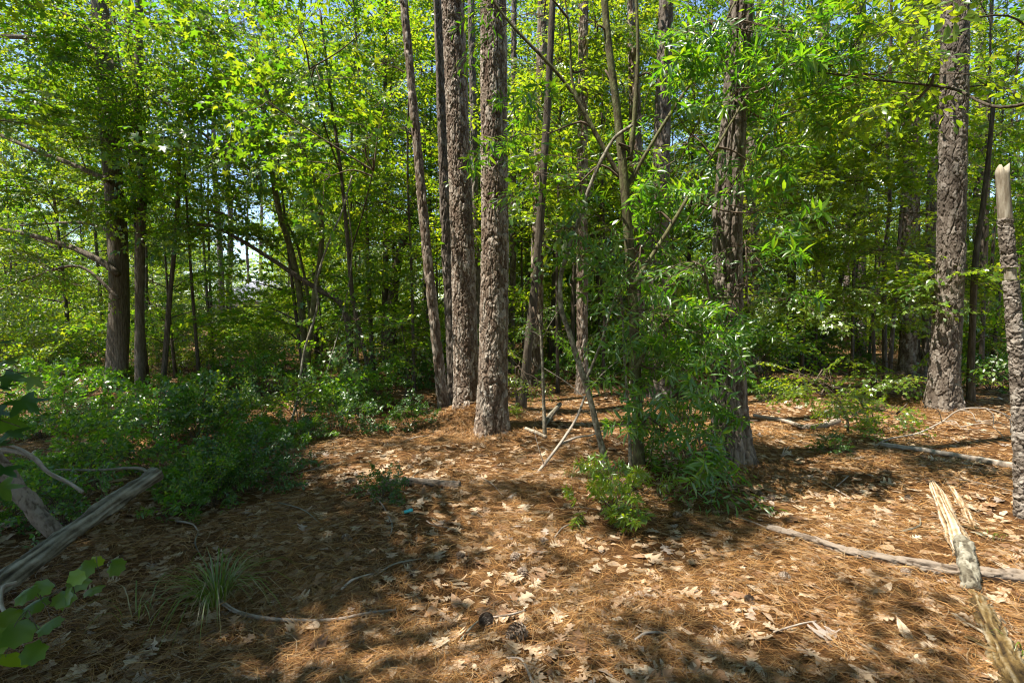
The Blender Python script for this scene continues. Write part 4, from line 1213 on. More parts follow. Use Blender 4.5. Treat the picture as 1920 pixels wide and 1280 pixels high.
# leaves at the left edge
stems = [('stem', [np.array([-2.25, 1.75, -.05]), np.array([-2.2, 1.8, .6]), np.array([-2.1, 1.9, 1.4]), np.array([-2.2, 1.9, 2.2])], .012, .004)]
t = clump_tree('young_tree', 'young sweetgum with big dark star leaves cut by the photo edge', 'sapling', stems, [], 'leaf_shrub', 'bark')
mb = MB(); sp = smooth_path(stems[0][1], 30)
for px, py, sz in [(8, 640, .10), (24, 668, .11), (-6, 700, .12), (30, 742, .13), (6, 775, .13), (38, 800, .12), (-10, 830, .12), (20, 868, .11), (-20, 760, .12), (12, 720, .11), (-8, 900, .12), (44, 700, .09)]:
    c = P(px, py, 1.95); j = int(np.argmin(((sp - c) ** 2).sum(1)))
    v, f = place(leaf_tpl('star'), np.array([c]), np.array([[rng.normal(.5, .4), rng.normal(-.4, .4), rng.normal(-.35, .2)]]), np.array([[rng.normal(0, .3), -.5, 1]]), np.array([sz])); mb.add(v, f, 0)
    v, f = tube(smooth_path([sp[j], (sp[j] + c) / 2 + np.array([0, 0, .03]), c], 4), [.0018] * 4, 4, cap=False); mb.add(v, f, 1)
mb.build('crown', [M['leaf_shrub'], M['twig']], t)

# ------------------------------------------------------------------ dead snag at the right
st, Y = rooted([(1921, 968), (1912, 760), (1895, 520), (1884, 400), (1879, 316)])
t = thing('dead_snag', 'broken dead tree stub with flaking bark and bare pale top', 'dead tree', st[0])
p = smooth_path(st, 60); n = len(p)
rm = 1 + .10 * vnoise(n, 18, 5, 5, 2.2)
cut = 52
for a, bq, kind_ in ((0, 42, 'bark'), (41, 44, 'bare'), (43, cut, 'bark')):
    ra, rb = np.interp([a, bq], [0, cut], [.052, .044])
    if kind_ == 'bark':
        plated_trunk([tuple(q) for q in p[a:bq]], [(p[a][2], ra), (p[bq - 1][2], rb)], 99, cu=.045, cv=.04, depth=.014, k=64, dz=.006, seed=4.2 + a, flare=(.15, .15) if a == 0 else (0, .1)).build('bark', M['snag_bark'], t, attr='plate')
    else:
        plated_trunk([tuple(q) for q in p[a:bq]], [(p[a][2], ra - .009), (p[bq - 1][2], rb - .009)], 99, cu=.03, cv=.2, depth=.005, k=48, dz=.008, seed=8.2 + a, flare=(0, .1)).build('bare_wood', M['bare_wood'], t, attr='plate')
rtop = np.linspace(.040, .037, n - cut + 2); jag = 1 + .05 * vnoise(n - cut + 2, 18, 9, 4, .2)
v, f = tube(p[cut - 2:], rtop, 18, rmod=jag)
v[(n - cut + 1) * 18:(n - cut + 2) * 18, 2] += .03 * np.sin(np.arange(18) * 1.1)
MB().add(v, f).build('bare_wood', M['bare_wood'], t)


# ------------------------------------------------------------------ logs and fallen sticks
def log(name, label, cat, pts, r0, r1, mat, rough=.08, k=14, seed=3, twigs=(), group=None, part='trunk', res=7, plate=None):
    loc = np.array(pts[0])
    p = smooth_path(pts, max(10, res * len(pts)))
    n = len(p)
    rm = 1 + rough * vnoise(n, k, seed, 5, 1.1) + rough * .6 * np.random.default_rng(seed).normal(0, 1, (n, k))
    k = k * 2 if r0 > .03 else k
    if plate:
        mbp, _p = plated_tube(pts, r0, r1, plate[0], plate[1], plate[2], seed + .3, rough=rough)
    gr = .6 * vnoise(n, k, seed + 50, 13, .2) + .6 * vnoise(n, k, seed + 51, 17, .9)
    rm = 1 + rough * vnoise(n, k, seed, 5, 1.1 / max(1, res / 7)) + rough * .35 * np.random.default_rng(seed).normal(0, 1, (n, k)) + rough * .5 * gr
    v, f = tube(p, np.linspace(r0, r1, n), k, rmod=rm)
    at = np.r_[np.clip(.5 + .28 * gr.ravel(), 0, 1), .5, .5]
    mbp = mbp if plate else MB().add(v, f, 0, at)
    if twigs:
        t = thing(name, label, cat, loc, group)
        mbp.build(part, M[mat], t, attr='plate')
        for q, ra, rb in twigs:
            pp = smooth_path(q, 6 * len(q))
            v, f = tube(pp, np.linspace(ra, rb, len(pp)), 6); MB().add(v, f, 0, np.full(len(v), .6)).build('branch', M[mat], t, attr='plate')
        return t
    o = mbp.build(name, M[mat], origin=loc, attr='plate')
    tag(o, label, cat, group)
    return o


gp = lambda lst, lift: [G(px, py, lift) for px, py in lst]
# rotten pale log at the right, in lengths, with slabs that fell off it
def decayed(pts, R, k, seed, mat, name, parent, ragged=.35, flatz=.75):
    p = smooth_path(pts, 54); n = len(p)
    gr = vnoise(n, k, seed, 14, .10); g2 = vnoise(n, k, seed + 1, 20, .5); big = vnoise(n, k, seed + 2, 3, .35)
    g = np.random.default_rng(seed)
    Rr = np.interp(np.linspace(0, 1, n), np.linspace(0, 1, len(R)), R)
    rm = 1 + .10 * gr + .09 * g2 + .18 * big + .05 * g.normal(0, 1, (n, k))
    pit = vnoise(n, k, seed + 3, 5, .7); rm -= .45 * np.clip(pit - .9, 0, 1)
    v, f = tube(p, Rr, k, True, rmod=np.clip(rm, .25, 2))
    t_ = frames(p)[0]
    for e_, sgn in ((0, -1), (n - 1, 1)):
        off = g.uniform(-.2, 1, k) ** 2 * ragged * Rr[e_] * 2
        v[e_ * k:(e_ + 1) * k] += sgn * t_[e_] * off[:, None]
    cen = np.repeat(p[:, 2], k); v[:n * k, 2] = cen + (v[:n * k, 2] - cen) * flatz
    at = np.r_[np.clip(.52 + .20 * gr + .14 * g2 - .25 * np.clip(pit - .6, 0, 1), 0, 1).ravel(), .3, .3]
    return MB().add(v, f, 0, at).build(name, M[mat], parent, attr='plate')


def slab(c, d, L, w, h, seed, mat, name, parent):
    g = np.random.default_rng(seed); n = 12
    d = nrm(np.asarray(d, float)); p = smooth_path([c - d * L / 2, c + np.array([0, 0, g.uniform(.0, .012)]), c + d * L / 2 + np.array([0, 0, g.uniform(-.005, .01)])], n)
    pr = np.array([.35, .75, .95, 1, 1.0, .95, 1, .9, .85, .7, .5, .15]) * g.uniform(.75, 1.2, n)
    _, u, w_ = frames(p); k = 12; a = np.arange(k) * 2 * PI / k
    v = p[:, None] + pr[:, None, None] * (np.cos(a)[None, :, None] * u[:, None] * w + np.sin(a)[None, :, None] * w_[:, None] * h) * (1 + .15 * g.normal(0, 1, (n, k)))[:, :, None]
    i = np.arange(n - 1)[:, None] * k; jj = np.arange(k)[None, :]; j2 = (jj + 1) % k
    q = np.stack([i + jj, i + j2, i + k + j2, i + k + jj], -1).reshape(-1, 4)
    gr = vnoise(n, k, seed, 6, .2)
    return MB().add(v.reshape(-1, 3), q, 0, np.clip(.5 + .25 * gr, 0, 1).ravel()).build(name, M[mat], parent, attr='plate')


a = gp([(1748, 908), (1768, 950), (1790, 1000), (1806, 1046)], .022)
t = thing('rotten_log', 'crumbling pale rotten log lying end on beneath the scaly fallen pole', 'log', a[0])
decayed(a, [.022, .04, .046, .054, .05], 56, 2, 'rotten', 'trunk', t, .12, .7)
a2 = [q + np.array([.085, 0, -.005]) for q in gp([(1758, 905), (1785, 950), (1800, 990)], .018)]
decayed(a2, [.014, .028, .03], 24, 12, 'rotten', 'broken_slab', t, flatz=.7)
pb, _ = plated_tube([G(1803, 1040, .075), G(1808, 1064, .10), G(1815, 1092, .06), G(1822, 1112, .02)], .050, .044, .03, .07, .014, 6.1, k=36, dl=.006, rough=.12)
pb.build('bark_slab', M['deadmoss'], t, attr='plate')
decayed(gp([(1826, 1112), (1840, 1150), (1862, 1195)], .008), [.025, .04, .048, .042], 40, 22, 'rotten_moss', 'mossy_piece', t, .25)
decayed(gp([(1858, 1185), (1882, 1230), (1905, 1275), (1935, 1330)], .012), [.038, .062, .07, .075], 48, 32, 'rotten_moss', 'mossy_end', t, .25)
g_ = np.random.default_rng(5)
for q in range(16):
    px_, py_ = [(1795, 1130), (1812, 1150), (1850, 1125), (1800, 1165), (1830, 1185), (1845, 1215), (1868, 1160), (1880, 1185), (1855, 1250), (1830, 1235), (1905, 1225), (1870, 1275), (1778, 960), (1815, 990), (1835, 1005), (1890, 1262)][q]
    dv_ = np.array([.25 + g_.normal(0, .25), -1, g_.normal(0, .06)])
    slab(G(px_, py_, .012), dv_, g_.uniform(.06, .17), g_.uniform(.008, .022), g_.uniform(.003, .007), 100 + q, ['rotten', 'rotten_moss', 'deadmoss', 'rotten'][q % 4], 'splinter', t)
log('fallen_pole', 'long scaly barked fallen pole lying across the rotten pale log', 'log', gp([(1440, 998), (1500, 1013), (1580, 1040), (1680, 1060), (1800, 1080), (1920, 1092), (2010, 1104)], .028), .026, .044, 'log_bark', .10, 16, 4,
    twigs=[(gp([(1384, 974), (1412, 984), (1444, 998)], .02), .006, .010)], res=12, plate=(.045, .09, .022))
log('fallen_pole', 'pale smooth fallen pole on sunlit needles before the massive pine', 'log', gp([(1650, 838), (1720, 848), (1800, 862), (1915, 884)], .035), .024, .04, 'dead', .06, 12, 5, res=9)
log('fallen_log', 'short dark bark covered log on the needles below the twin pines', 'log', gp([(716, 912), (760, 909), (800, 911), (862, 917)], .03), .034, .038, 'log_bark', .08, 14, 6, res=8, plate=(.035, .06, .012))
log('fallen_branch', 'curved grey fallen branch lying near the low maple sapling', 'branch', gp([(1412, 783), (1470, 794), (1508, 806), (1540, 803), (1572, 794)], .04), .022, .04, 'dead', .08, 10, 7)
# lower left logs
log('fallen_log', 'weathered grey mossy log slanting up to the right above the vine leaves', 'log', [G(-70, 1158, .03), .5 * (G(-70, 1158, .03) + P(296, 886, 3.3)) + np.array([0, 0, .012]), P(296, 886, 3.3)], .054, .046, 'deadmoss', .15, 20, 8,
    twigs=[([P(285, 897, 3.3), P(270, 880, 3.35), P(240, 877, 3.45), P(180, 881, 3.5), P(105, 880, 3.6)], .011, .007)], res=18)
log('fallen_log', 'rough barked log slanting down to the right under the mossy log', 'log', [P(-60, 800, 3.0), P(0, 880, 3.0), P(50, 940, 3.0), P(108, 1004, 2.95)], .055, .045, 'log_bark', .10, 14, 9, res=9, plate=(.04, .07, .014))
log('fallen_branch', 'pale kinked dead branch crossing the left frame edge over green shrubs', 'branch', [P(-40, 842, 3.3), P(30, 846, 3.3), P(60, 856, 3.3), P(90, 885, 3.25), P(130, 905, 3.25), P(155, 922, 3.2)], .017, .010, 'dead', .10, 10, 10,
    twigs=[([P(62, 856, 3.3), P(40, 842, 3.3), P(18, 834, 3.3)], .012, .008)])
log('fallen_branch', 'thin curled grey stick beside the lower end of mossy log', 'branch', [P(30, 1092, 2.35), P(6, 1100, 2.3), P(2, 1130, 2.2), P(14, 1158, 2.1)], .010, .007, 'dead', .05, 8, 11)
log('fallen_branch', 'bent grey stick on needles running right from the grass tuft', 'branch', gp([(415, 1134), (446, 1154), (500, 1166), (560, 1170), (630, 1168), (690, 1156), (742, 1150)], .02), .011, .006, 'dead', .06, 8, 12)
# leaning dead fork in the middle
log('dead_branch', 'grey forked dead branch propped diagonally in front of the crooked sapling', 'branch', [G(955, 938, .01), P(996, 900, 4.75), P(1052, 829, 4.9), P(1080, 785, 4.95), P(1097, 742, 5.0)], .022, .011, 'dead', .06, 10, 13,
    twigs=[([P(1048, 834, 4.9), P(1080, 820, 5.0), P(1110, 815, 5.1), P(1150, 798, 5.2)], .014, .006), ([P(1096, 745, 5), P(1060, 715, 5.1), P(1020, 690, 5.2)], .006, .002), ([P(1096, 745, 5), P(1130, 700, 5), P(1180, 660, 5)], .006, .002), ([P(1020, 870, 4.8), P(1010, 840, 4.8), P(1000, 800, 4.85)], .005, .002)])
log('dead_branch', 'pale stub of cut wood on needles beside the short straight sapling', 'branch', gp([(985, 808), (1005, 815), (1024, 824)], .03), .022, .02, 'bare_wood', .06, 10, 14)
log('fallen_branch', 'old broken branch lying behind the short straight sapling', 'branch', [G(1020, 798, .02), G(1050, 772, .12)], .04, .03, 'deadmoss', .08, 10, 15)
# arching dead branch at right
arch = [G(1640, 838, .01), P(1668, 822, 6.0), P(1720, 812, 6.1), P(1766, 790, 6.2), P(1800, 768, 6.2), P(1850, 766, 6.2), P(1895, 782, 6.2), P(1905, 800, 6.1)]
tw = []
for (x0, y0), (x1, y1) in [((1766, 790), (1800, 800)), ((1800, 768), (1830, 790)), ((1850, 766), (1862, 800)), ((1880, 775), (1895, 812)), ((1862, 800), (1884, 845)), ((1720, 812), (1760, 838)), ((1800, 800), (1895, 796)), ((1766, 790), (1740, 760)), ((1830, 790), (1890, 800))]:
    tw.append(([P(x0, y0, 6.15), P((x0 + x1) / 2 + 6, (y0 + y1) / 2 - 6, 6.1), P(x1, y1, 6.0)], .006, .003))
log('dead_branch', 'bleached arching dead branch with many twigs at the foot of massive pine', 'branch', arch, .012, .006, 'dead', .05, 8, 16, twigs=tw)
sticks = [((1345, 1040), (1500, 1010)), ((1540, 905), (1600, 940)), ((1590, 895), (1568, 915)), ((860, 1210), (905, 1165)), ((905, 1165), (985, 1150)), ((1040, 1010), (1075, 985)), ((700, 1085), (790, 1052)), ((640, 1110), (700, 1080)),
          ((1190, 1205), (1250, 1192)), ((800, 880), (765, 905)), ((895, 895), (945, 935)), ((800, 980), (845, 995)), ((1690, 1000), (1725, 975)), ((760, 830), (812, 818)), ((690, 925), (735, 985)), ((735, 985), (730, 1010)),
          ((560, 890), (640, 870)), ((330, 980), (372, 1000)), ((372, 1000), (378, 1050)), ((1450, 1190), (1530, 1170)), ((1790, 900), (1900, 925)), ((1470, 815), (1560, 822)), ((1420, 790), (1330, 800)), ((1000, 1290), (950, 1240)), ((520, 945), (600, 985))]
for i, ((x0, y0), (x1, y1)) in enumerate(sticks):
    a_, b_ = G(x0, y0, .016), G(x1, y1, .018)
    mid = (a_ + b_) / 2 + np.array([rng.normal(0, .03), rng.normal(0, .03), .012])
    r = rng.uniform(.004, .008)
    log('twig', 'thin dead twig lying among needles and dry oak leaves', 'twig', [a_, mid, b_], r, r * .6, 'dead' if i % 3 else 'deadmoss', .05, 6, 20 + i, group='dead twigs on the needles')
# stub of twigs standing in the sun
gq = G(1465, 856)
t = thing('twig_stub', 'three short pale twigs sticking up from the sunny needles', 'twig', gq)
for q in ((1472, 838), (1480, 836), (1484, 846)):
    v, f = tube(smooth_path([gq, P(q[0], q[1], gq[1])], 4), [.008, .007, .006, .004], 6); MB().add(v, f, 0, np.full(len(v), .6)).build('stub', M['dead'], t, attr='plate')

# hanging vine at left
st = [P(660, 330, 7.6), P(640, 400, 7.4), P(622, 440, 7.2), P(592, 532, 7.1), P(596, 570, 7.1), P(570, 660, 7.0), P(559, 739, 6.8), P(547, 787, 6.6), G(521, 834, .01)]
log('hanging_vine', 'pale woody vine hanging in a long curve down to the shrubs', 'vine', st, .012, .018, 'bark_pale', .06, 8, 60,
    twigs=[([P(556, 760, 6.75), P(572, 742, 6.8), P(600, 728, 6.9), P(606, 745, 6.9)], .008, .005), ([P(650, 365, 7.5), P(660, 480, 7.6), P(640, 600, 7.5), P(612, 700, 7.2)], .009, .006)])


# ------------------------------------------------------------------ shrubs of the left understory
def shrub_proto(Ht, rad, n, kind, leaf, seed, label, sc=1.0):
    g = np.random.default_rng(seed)
    t = thing('shrub', label, 'shrub', (0, 0, -50))
    sm = MB(); cr = MB(); pos = []; dr = []; up = []
    for i in range(n):
        az = i * 2.4 + g.uniform(-.4, .4); rr = rad * math.sqrt((i + .5) / n)
        tip = np.array([rr * math.cos(az), rr * math.sin(az), Ht * (1 - .55 * (rr / rad) ** 2) * g.uniform(.55, 1.05)])
        p = smooth_path([np.array([0.03 * math.cos(az), .03 * math.sin(az), -.04]), tip * np.array([.45, .45, .6]), tip], 6)
        v, f = tube(p, np.linspace(.007, .003, 6), 4, cap=False); sm.add(v, f)
        for u in (.55, .78, 1.0):
            c = np.array([np.interp(u, np.linspace(0, 1, 6), p[:, a_]) for a_ in range(3)])
            pos.append(c); dr.append(nrm(tip) * .6 + g.normal(0, .55, 3)); up.append(np.array([0, 0, 1]) + g.normal(0, .3, 3))
    add_sprays(cr, kind, pos, dr, up, sc * g.uniform(.7, 1.15, len(pos)))
    o1 = sm.mesh('stem', [M['twig']]); o2 = cr.mesh('foliage', [M[leaf], M['twig']])
    for nm, me in (('stem', o1), ('foliage', o2)):
        o = bpy.data.objects.new(nm, me); COL.objects.link(o); o.parent = t
    return t


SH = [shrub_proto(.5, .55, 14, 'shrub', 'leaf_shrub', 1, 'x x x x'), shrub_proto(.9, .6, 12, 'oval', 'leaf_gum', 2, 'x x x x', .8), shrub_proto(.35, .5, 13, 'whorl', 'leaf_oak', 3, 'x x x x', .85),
      shrub_proto(1.35, .75, 13, 'gumsmall', 'leaf_far', 4, 'x x x x', 1.0), shrub_proto(.75, .6, 14, 'shrub', 'leaf_oak', 5, 'x x x x', 1.15), shrub_proto(1.1, .8, 18, 'beech', 'leaf_far', 6, 'x x x x', .8)]
USED = {}


def put(src, loc, **kw):
    """first use moves the prototype, later ones copy it"""
    if src.name not in USED:
        USED[src.name] = 1
        KIDS[src.name] = [(k, list(k.children)) for k in src.children]
        src.location = tuple(float(c) for c in loc); src.rotation_euler = (0, 0, kw.get('rz', 0)); s = kw.get('sc', 1); src.scale = (s, s, s)
        src['label'] = kw['label']
        if kw.get('group'): src['group'] = kw['group']
        return src
    c = copy_thing(src, loc, kw.get('rz', 0), kw.get('sc', 1), kw['label'], kw.get('group'))
    return c


spots = []
for row_y, xs in ((660, (40, 110, 330, 400, 470, 540)), (700, (20, 130, 300, 380, 460, 620)), (740, (60, 340, 420, 500, 600)), (780, (20, 120, 240, 350, 450, 640)),
                  (720, (90, 180, 260, 450, 560)), (805, (110, 230, 330, 420, 540)), (830, (60, 190, 300, 400, 480, 550)), (880, (150, 250, 340, 430, 500)), (915, (60, 200, 320, 390, 460)), (950, (340, 420)), (985, (20, 130))):
    for x in xs:
        spots.append((x + rng.uniform(-30, 30), row_y + rng.uniform(-14, 14)))
for i, (px, py) in enumerate(spots):
    g_ = G(px, py)
    kind = SH[[0, 2, 4, 2, 0, 2, 2, 1][rng.integers(0, 8)]] if py > 715 else SH[[1, 3, 5, 4][rng.integers(0, 4)]]
    far = py < 720
    put(kind, g_, rz=rng.uniform(0, 6.28), sc=rng.uniform(.55, .95) * (.75 if py > 860 else 1),
        label='dark leafy shrub further back in front of the pale clearing' if far else ('low dark green shrub beside the weathered mossy log' if py > 850 else 'low dark green shrub in the shaded thicket under the stout hardwood'),
        group='shrubs before the clearing' if far else ('shrubs by the mossy log' if py > 850 else 'shrubs under the stout hardwood'))
for px, py, s, lab in [(700, 770, .9, 'half lit shrub with glossy leaves between vine and slim pine'), (770, 800, .55, 'low patch of glossy green leaves at the left foot of twin pines'), (640, 810, .8, 'shaded shrub at the bright edge of the needle carpet'),
                       (715, 935, .35, 'tiny green seedling beside the short dark log'), (1440, 745, .8, 'small shrub in front of the pinkish grey pine'), (1560, 850, .3, 'sparse low shrub below the maple sapling on sunny needles'),
                       (1620, 690, .7, 'shaded shrub at the foot of the sweetgum tiers'), (1860, 730, 1.1, 'dark shrub behind the arching bleached dead branch'), (1060, 720, .8, 'small shrub in shade between crooked sapling and grey pine'),
                       (1120, 720, .7, 'small leafy shrub at the foot of the upright pine'), (1480, 690, .9, 'leafy shrub in the half shade beyond the ridged pine'), (780, 720, .9, 'dark shrub in shade behind the slim leaning pine')]:
    put(SH[[0, 2, 4][rng.integers(0, 3)]], G(px, py), rz=rng.uniform(0, 6.28), sc=s, label=lab)
# bright young plant in front of the bush tree
BP = shrub_proto(.40, .34, 10, 'whorl', 'leaf_bright', 9, 'x x x x', .78)
BP.name = 'young_plant'; BP['category'] = 'plant'
put(BP, G(1160, 975), rz=.5, sc=1.0, label='bright young plant with glossy leaf rosettes at the foot of the bush')
put(BP, G(960, 780), rz=2.5, sc=.35, label='little rosette plant on the mound behind the thickest pine')

# grass tuft
def grass(name, label, c, n, L, spread, seed):
    g = np.random.default_rng(seed)
    mb = MB()
    for i in range(n):
        az = g.uniform(0, 6.28); l = L * g.uniform(.5, 1.1); lean = g.uniform(.2, 1.0) * spread
        d = np.array([math.cos(az), math.sin(az), 0])
        b0 = c + d * g.uniform(0, .07)
        p = np.array([b0 + np.array([0, 0, -.01]), b0 + d * l * lean * .25 + np.array([0, 0, l * .45]), b0 + d * l * lean * .65 + np.array([0, 0, l * (.68 - .12 * lean)]), b0 + d * l * lean + np.array([0, 0, max(.01, l * (.8 - .62 * lean))])])
        p = smooth_path(p, 6); s = np.array([-d[1], d[0], 0]) * g.uniform(.0018, .0032)
        w_ = np.array([.7, 1, 1, .8, .5, .05])[:, None]
        v = np.stack([p - s * w_, p + s * w_], 1).reshape(-1, 3)
        mb.add(v, np.array([(2 * k, 2 * k + 1, 2 * k + 3, 2 * k + 2) for k in range(5)]))
    o = mb.build(name, M['grass'], origin=c)
    tag(o, label, 'grass')


grass('grass_tuft', 'bushy tuft of green and straw coloured grass on shaded needles', G(408, 1130), 170, .31, 1.4, 1)
grass('grass_sprig', 'few thin grass blades beside the grass tuft towards the vine', G(255, 1160), 12, .26, 1.0, 2)
grass('grass_sprig', 'small green grass blades at the frame edge by the rotten mossy end', G(1915, 1225), 9, .16, .9, 3)
grass('grass_sprig', 'short grass sprig beside the rotten pale log in sun', G(1858, 1010), 10, .10, .9, 4)
grass('grass_sprig', 'wispy grass on needles left of the bright young plant', G(1075, 895), 40, .14, 1.1, 5)

# vine leaves bottom left
v0 = [G(-60, 1180, .02), P(40, 1150, 2.05), P(120, 1100, 2.15), P(190, 1060, 2.25), P(232, 1046, 2.3)]
t = thing('grape_vine', 'trailing vine with broad toothed green leaves in front of mossy log', 'vine', v0[0])
pp = smooth_path(v0, 20); v, f = tube(pp, np.linspace(.006, .002, 20), 6); MB().add(v, f).build('stem', M['twig'], t)
for i, (px, py, yy, s) in enumerate([(20, 1190, 1.95, .12), (60, 1165, 2.0, .12), (95, 1160, 2.0, .09), (30, 1140, 2.05, .11), (75, 1120, 2.1, .10), (110, 1128, 2.1, .09), (95, 1090, 2.15, .08), (140, 1112, 2.12, .09), (165, 1082, 2.2, .09), (150, 1060, 2.2, .08),
                                    (190, 1095, 2.2, .08), (205, 1060, 2.25, .08), (180, 1044, 2.3, .06), (225, 1046, 2.3, .055), (10, 1230, 1.9, .12), (80, 1205, 1.95, .09), (130, 1080, 2.1, .07), (55, 1100, 2.1, .09)]):
    c = P(px, py, yy); j = int(np.argmin(((pp - c) ** 2).sum(1)))
    mb = MB()
    v, f = place(leaf_tpl('round'), np.array([c]), np.array([[rng.normal(.2, .6), rng.normal(-.5, .5), rng.normal(-.25, .2)]]), np.array([[rng.normal(0, .25), -.9, .8]]), np.array([s * .95])); mb.add(v, f, 0)
    v, f = tube(smooth_path([pp[j], (pp[j] + c) / 2 + np.array([0, 0, .02]), c], 4), [.0016] * 4, 4, cap=False); mb.add(v, f, 1)
    mb.build('leaf', [M['leaf_bright'], M['twig']], t)


# pine cones
def cone_mesh(seed):
    g = np.random.default_rng(seed)
    mb = MB(); n = 95
    for i in range(n):
        u = (i + .5) / n; z = -.5 + u
        r = .30 * math.sin(PI * (.10 + .86 * u) ** .75) + .03
        a = i * 2.399963
        d = np.array([math.cos(a), math.sin(a), 0])
        o = d * r * .35 + np.array([0, 0, z])
        out = nrm(d + np.array([0, 0, .35 - .2 * u]))
        L = r * 1.0; s = np.array([-d[1], d[0], 0]) * (.07 + .10 * r)
        upv = nrm(np.cross(out, s)) * .035
        v = np.array([o - s * .4, o + s * .4, o + out * L + s, o + out * L - s, o + out * L * 1.12 + upv, o + out * L * .9 - upv * 1.2])
        mb.add(v, [np.array([(0, 1, 2, 3)]), np.array([(3, 2, 4), (3, 5, 2), (0, 3, 5), (1, 5, 2), (0, 5, 1)])])
    v, f = tube(np.array([(0, 0, -.5), (0, 0, -.2), (0, 0, .2), (0, 0, .48)]), [.05, .13, .10, .03], 8); mb.add(v, f)
    return mb.mesh('pine_cone', [M['cone']], smooth=False)


CM = [cone_mesh(s) for s in range(2)]
for i, (px, py, s, lab) in enumerate([
        (968, 1198, .105, 'biggest open pine cone lying sideways among the foreground oak leaves'), (912, 1172, .085, 'upright looking pine cone touching a pale thin twig'),
        (967, 1050, .075, 'dark narrow pine cone in shade beside a grey oak leaf'), (980, 1080, .08, 'grey weathered pine cone half under dry leaves below the narrow dark cone'),
        (863, 1046, .06, 'pale ball shaped pine cone in the dark patch of needles'), (1470, 1087, .07, 'pine cone in the sun below the scaly fallen pole'), (1698, 1078, .06, 'pale pine cone tucked under the scaly fallen pole'),
        (1445, 938, .07, 'dark pine cone in the bush shadow, one of two close together by the ridged pine'), (1425, 930, .06, 'smaller dark pine cone in the bush shadow at the ridged pine'),
        (1703, 937, .06, 'pine cone on sunny needles beside the upper end of rotten log'), (648, 1012, .06, 'pine cone far in the shade left of the teal tube'), (1270, 970, .07, 'pine cone under the low leaves of the bush tree'), (1020, 1018, .06, 'pine cone behind the pale leaf at the edge of shade'), (1405, 1130, .06, 'dark broken pine cone on bright needles right of middle')]):
    o = bpy.data.objects.new('pine_cone', CM[i % 2]); COL.objects.link(o)
    o.scale = (s, s, s); g_ = G(px, py)
    o.location = (g_[0], g_[1], g_[2] + s * .27)
    o.rotation_euler = (PI / 2 + rng.normal(0, .15), 0, rng.uniform(0, 6.28))
    tag(o, lab, 'pine cone')
# teal tube
g_ = G(766, 963)
t = thing('plastic_tube', 'small teal plastic tube lying on the shaded needles', 'litter', g_)
ax_ = np.array([.9, .45, .12]); ax_ /= np.linalg.norm(ax_)
v, f = tube(smooth_path([g_ + np.array([0, 0, .022]) - ax_ * .035, g_ + np.array([0, 0, .022]) + ax_ * .03], 5), .0115, 14); MB().add(v, f).build('tube_body', M['teal'], t)
v, f = tube(smooth_path([g_ + np.array([0, 0, .022]) - ax_ * .05, g_ + np.array([0, 0, .022]) - ax_ * .034], 3), .0122, 14); MB().add(v, f).build('end_cap', M['brass'], t)


# ------------------------------------------------------------------ house and fence beyond the trees
def box(c0, c1):
    (x0, y0, z0), (x1, y1, z1) = c0, c1
    v = np.array([(x0, y0, z0), (x1, y0, z0), (x1, y1, z0), (x0, y1, z0), (x0, y0, z1), (x1, y0, z1), (x1, y1, z1), (x0, y1, z1)])
    return v, np.array([(0, 3, 2, 1), (4, 5, 6, 7), (0, 1, 5, 4), (1, 2, 6, 5), (2, 3, 7, 6), (3, 0, 4, 7)])


HX, HY = -19.5, 42.0
t = thing('house', 'pale green house with light grey roof glimpsed through the left trees', 'house', (HX, HY, 0))
v, f = box((HX - 5, HY, -.3), (HX + 5, HY + 7, 2.5)); MB().add(v, f).build('wall', M['siding'], t, smooth=False)
rf = np.array([(HX - 5.5, HY - .6, 2.4), (HX + 5.5, HY - .6, 2.4), (HX + 5.5, HY + 7.6, 2.4), (HX - 5.5, HY + 7.6, 2.4), (HX - 3.2, HY + 3.5, 4.3), (HX + 3.2, HY + 3.5, 4.3)])
mb = MB().add(rf, [np.array([(0, 1, 5, 4), (2, 3, 4, 5), (0, 3, 2, 1)]), np.array([(1, 2, 5), (3, 0, 4)])]); mb.build('roof', M['roof'], t, smooth=False)
for x in (-3.4, 2.6):
    v, f = box((HX + x - .6, HY - .06, .9), (HX + x + .6, HY - .003, 2.1)); wn = MB().add(v, f).build('window', M['trim'], t, smooth=False)
    v, f = box((HX + x - .5, HY - .085, 1.0), (HX + x + .5, HY - .063, 2.0)); MB().add(v, f).build('pane', M['glass'], wn, origin=(HX, HY, 0), smooth=False)
v, f = box((HX - .5, HY - .05, 0), (HX + .45, HY - .003, 2.05)); MB().add(v, f).build('door', M['trim'], t, smooth=False)
FY = 34.0
t = thing('wooden_fence', 'low orange brown wooden fence in front of the pale green house', 'fence', (-16, FY, 0))
for i in range(9):
    x = -21 + i * 1.25; z = float(hgt(x, FY))
    v, f = box((x - .05, FY - .05, z - .2), (x + .05, FY + .05, z + 1.05)); MB().add(v, f).build('post', M['fence'], t, smooth=False)
for z in (.35, .62, .9):
    v, f = box((-21.2, FY - .08, z - .08), (-10.8, FY - .053, z + .08)); MB().add(v, f).build('rail', M['fence'], t, smooth=False)


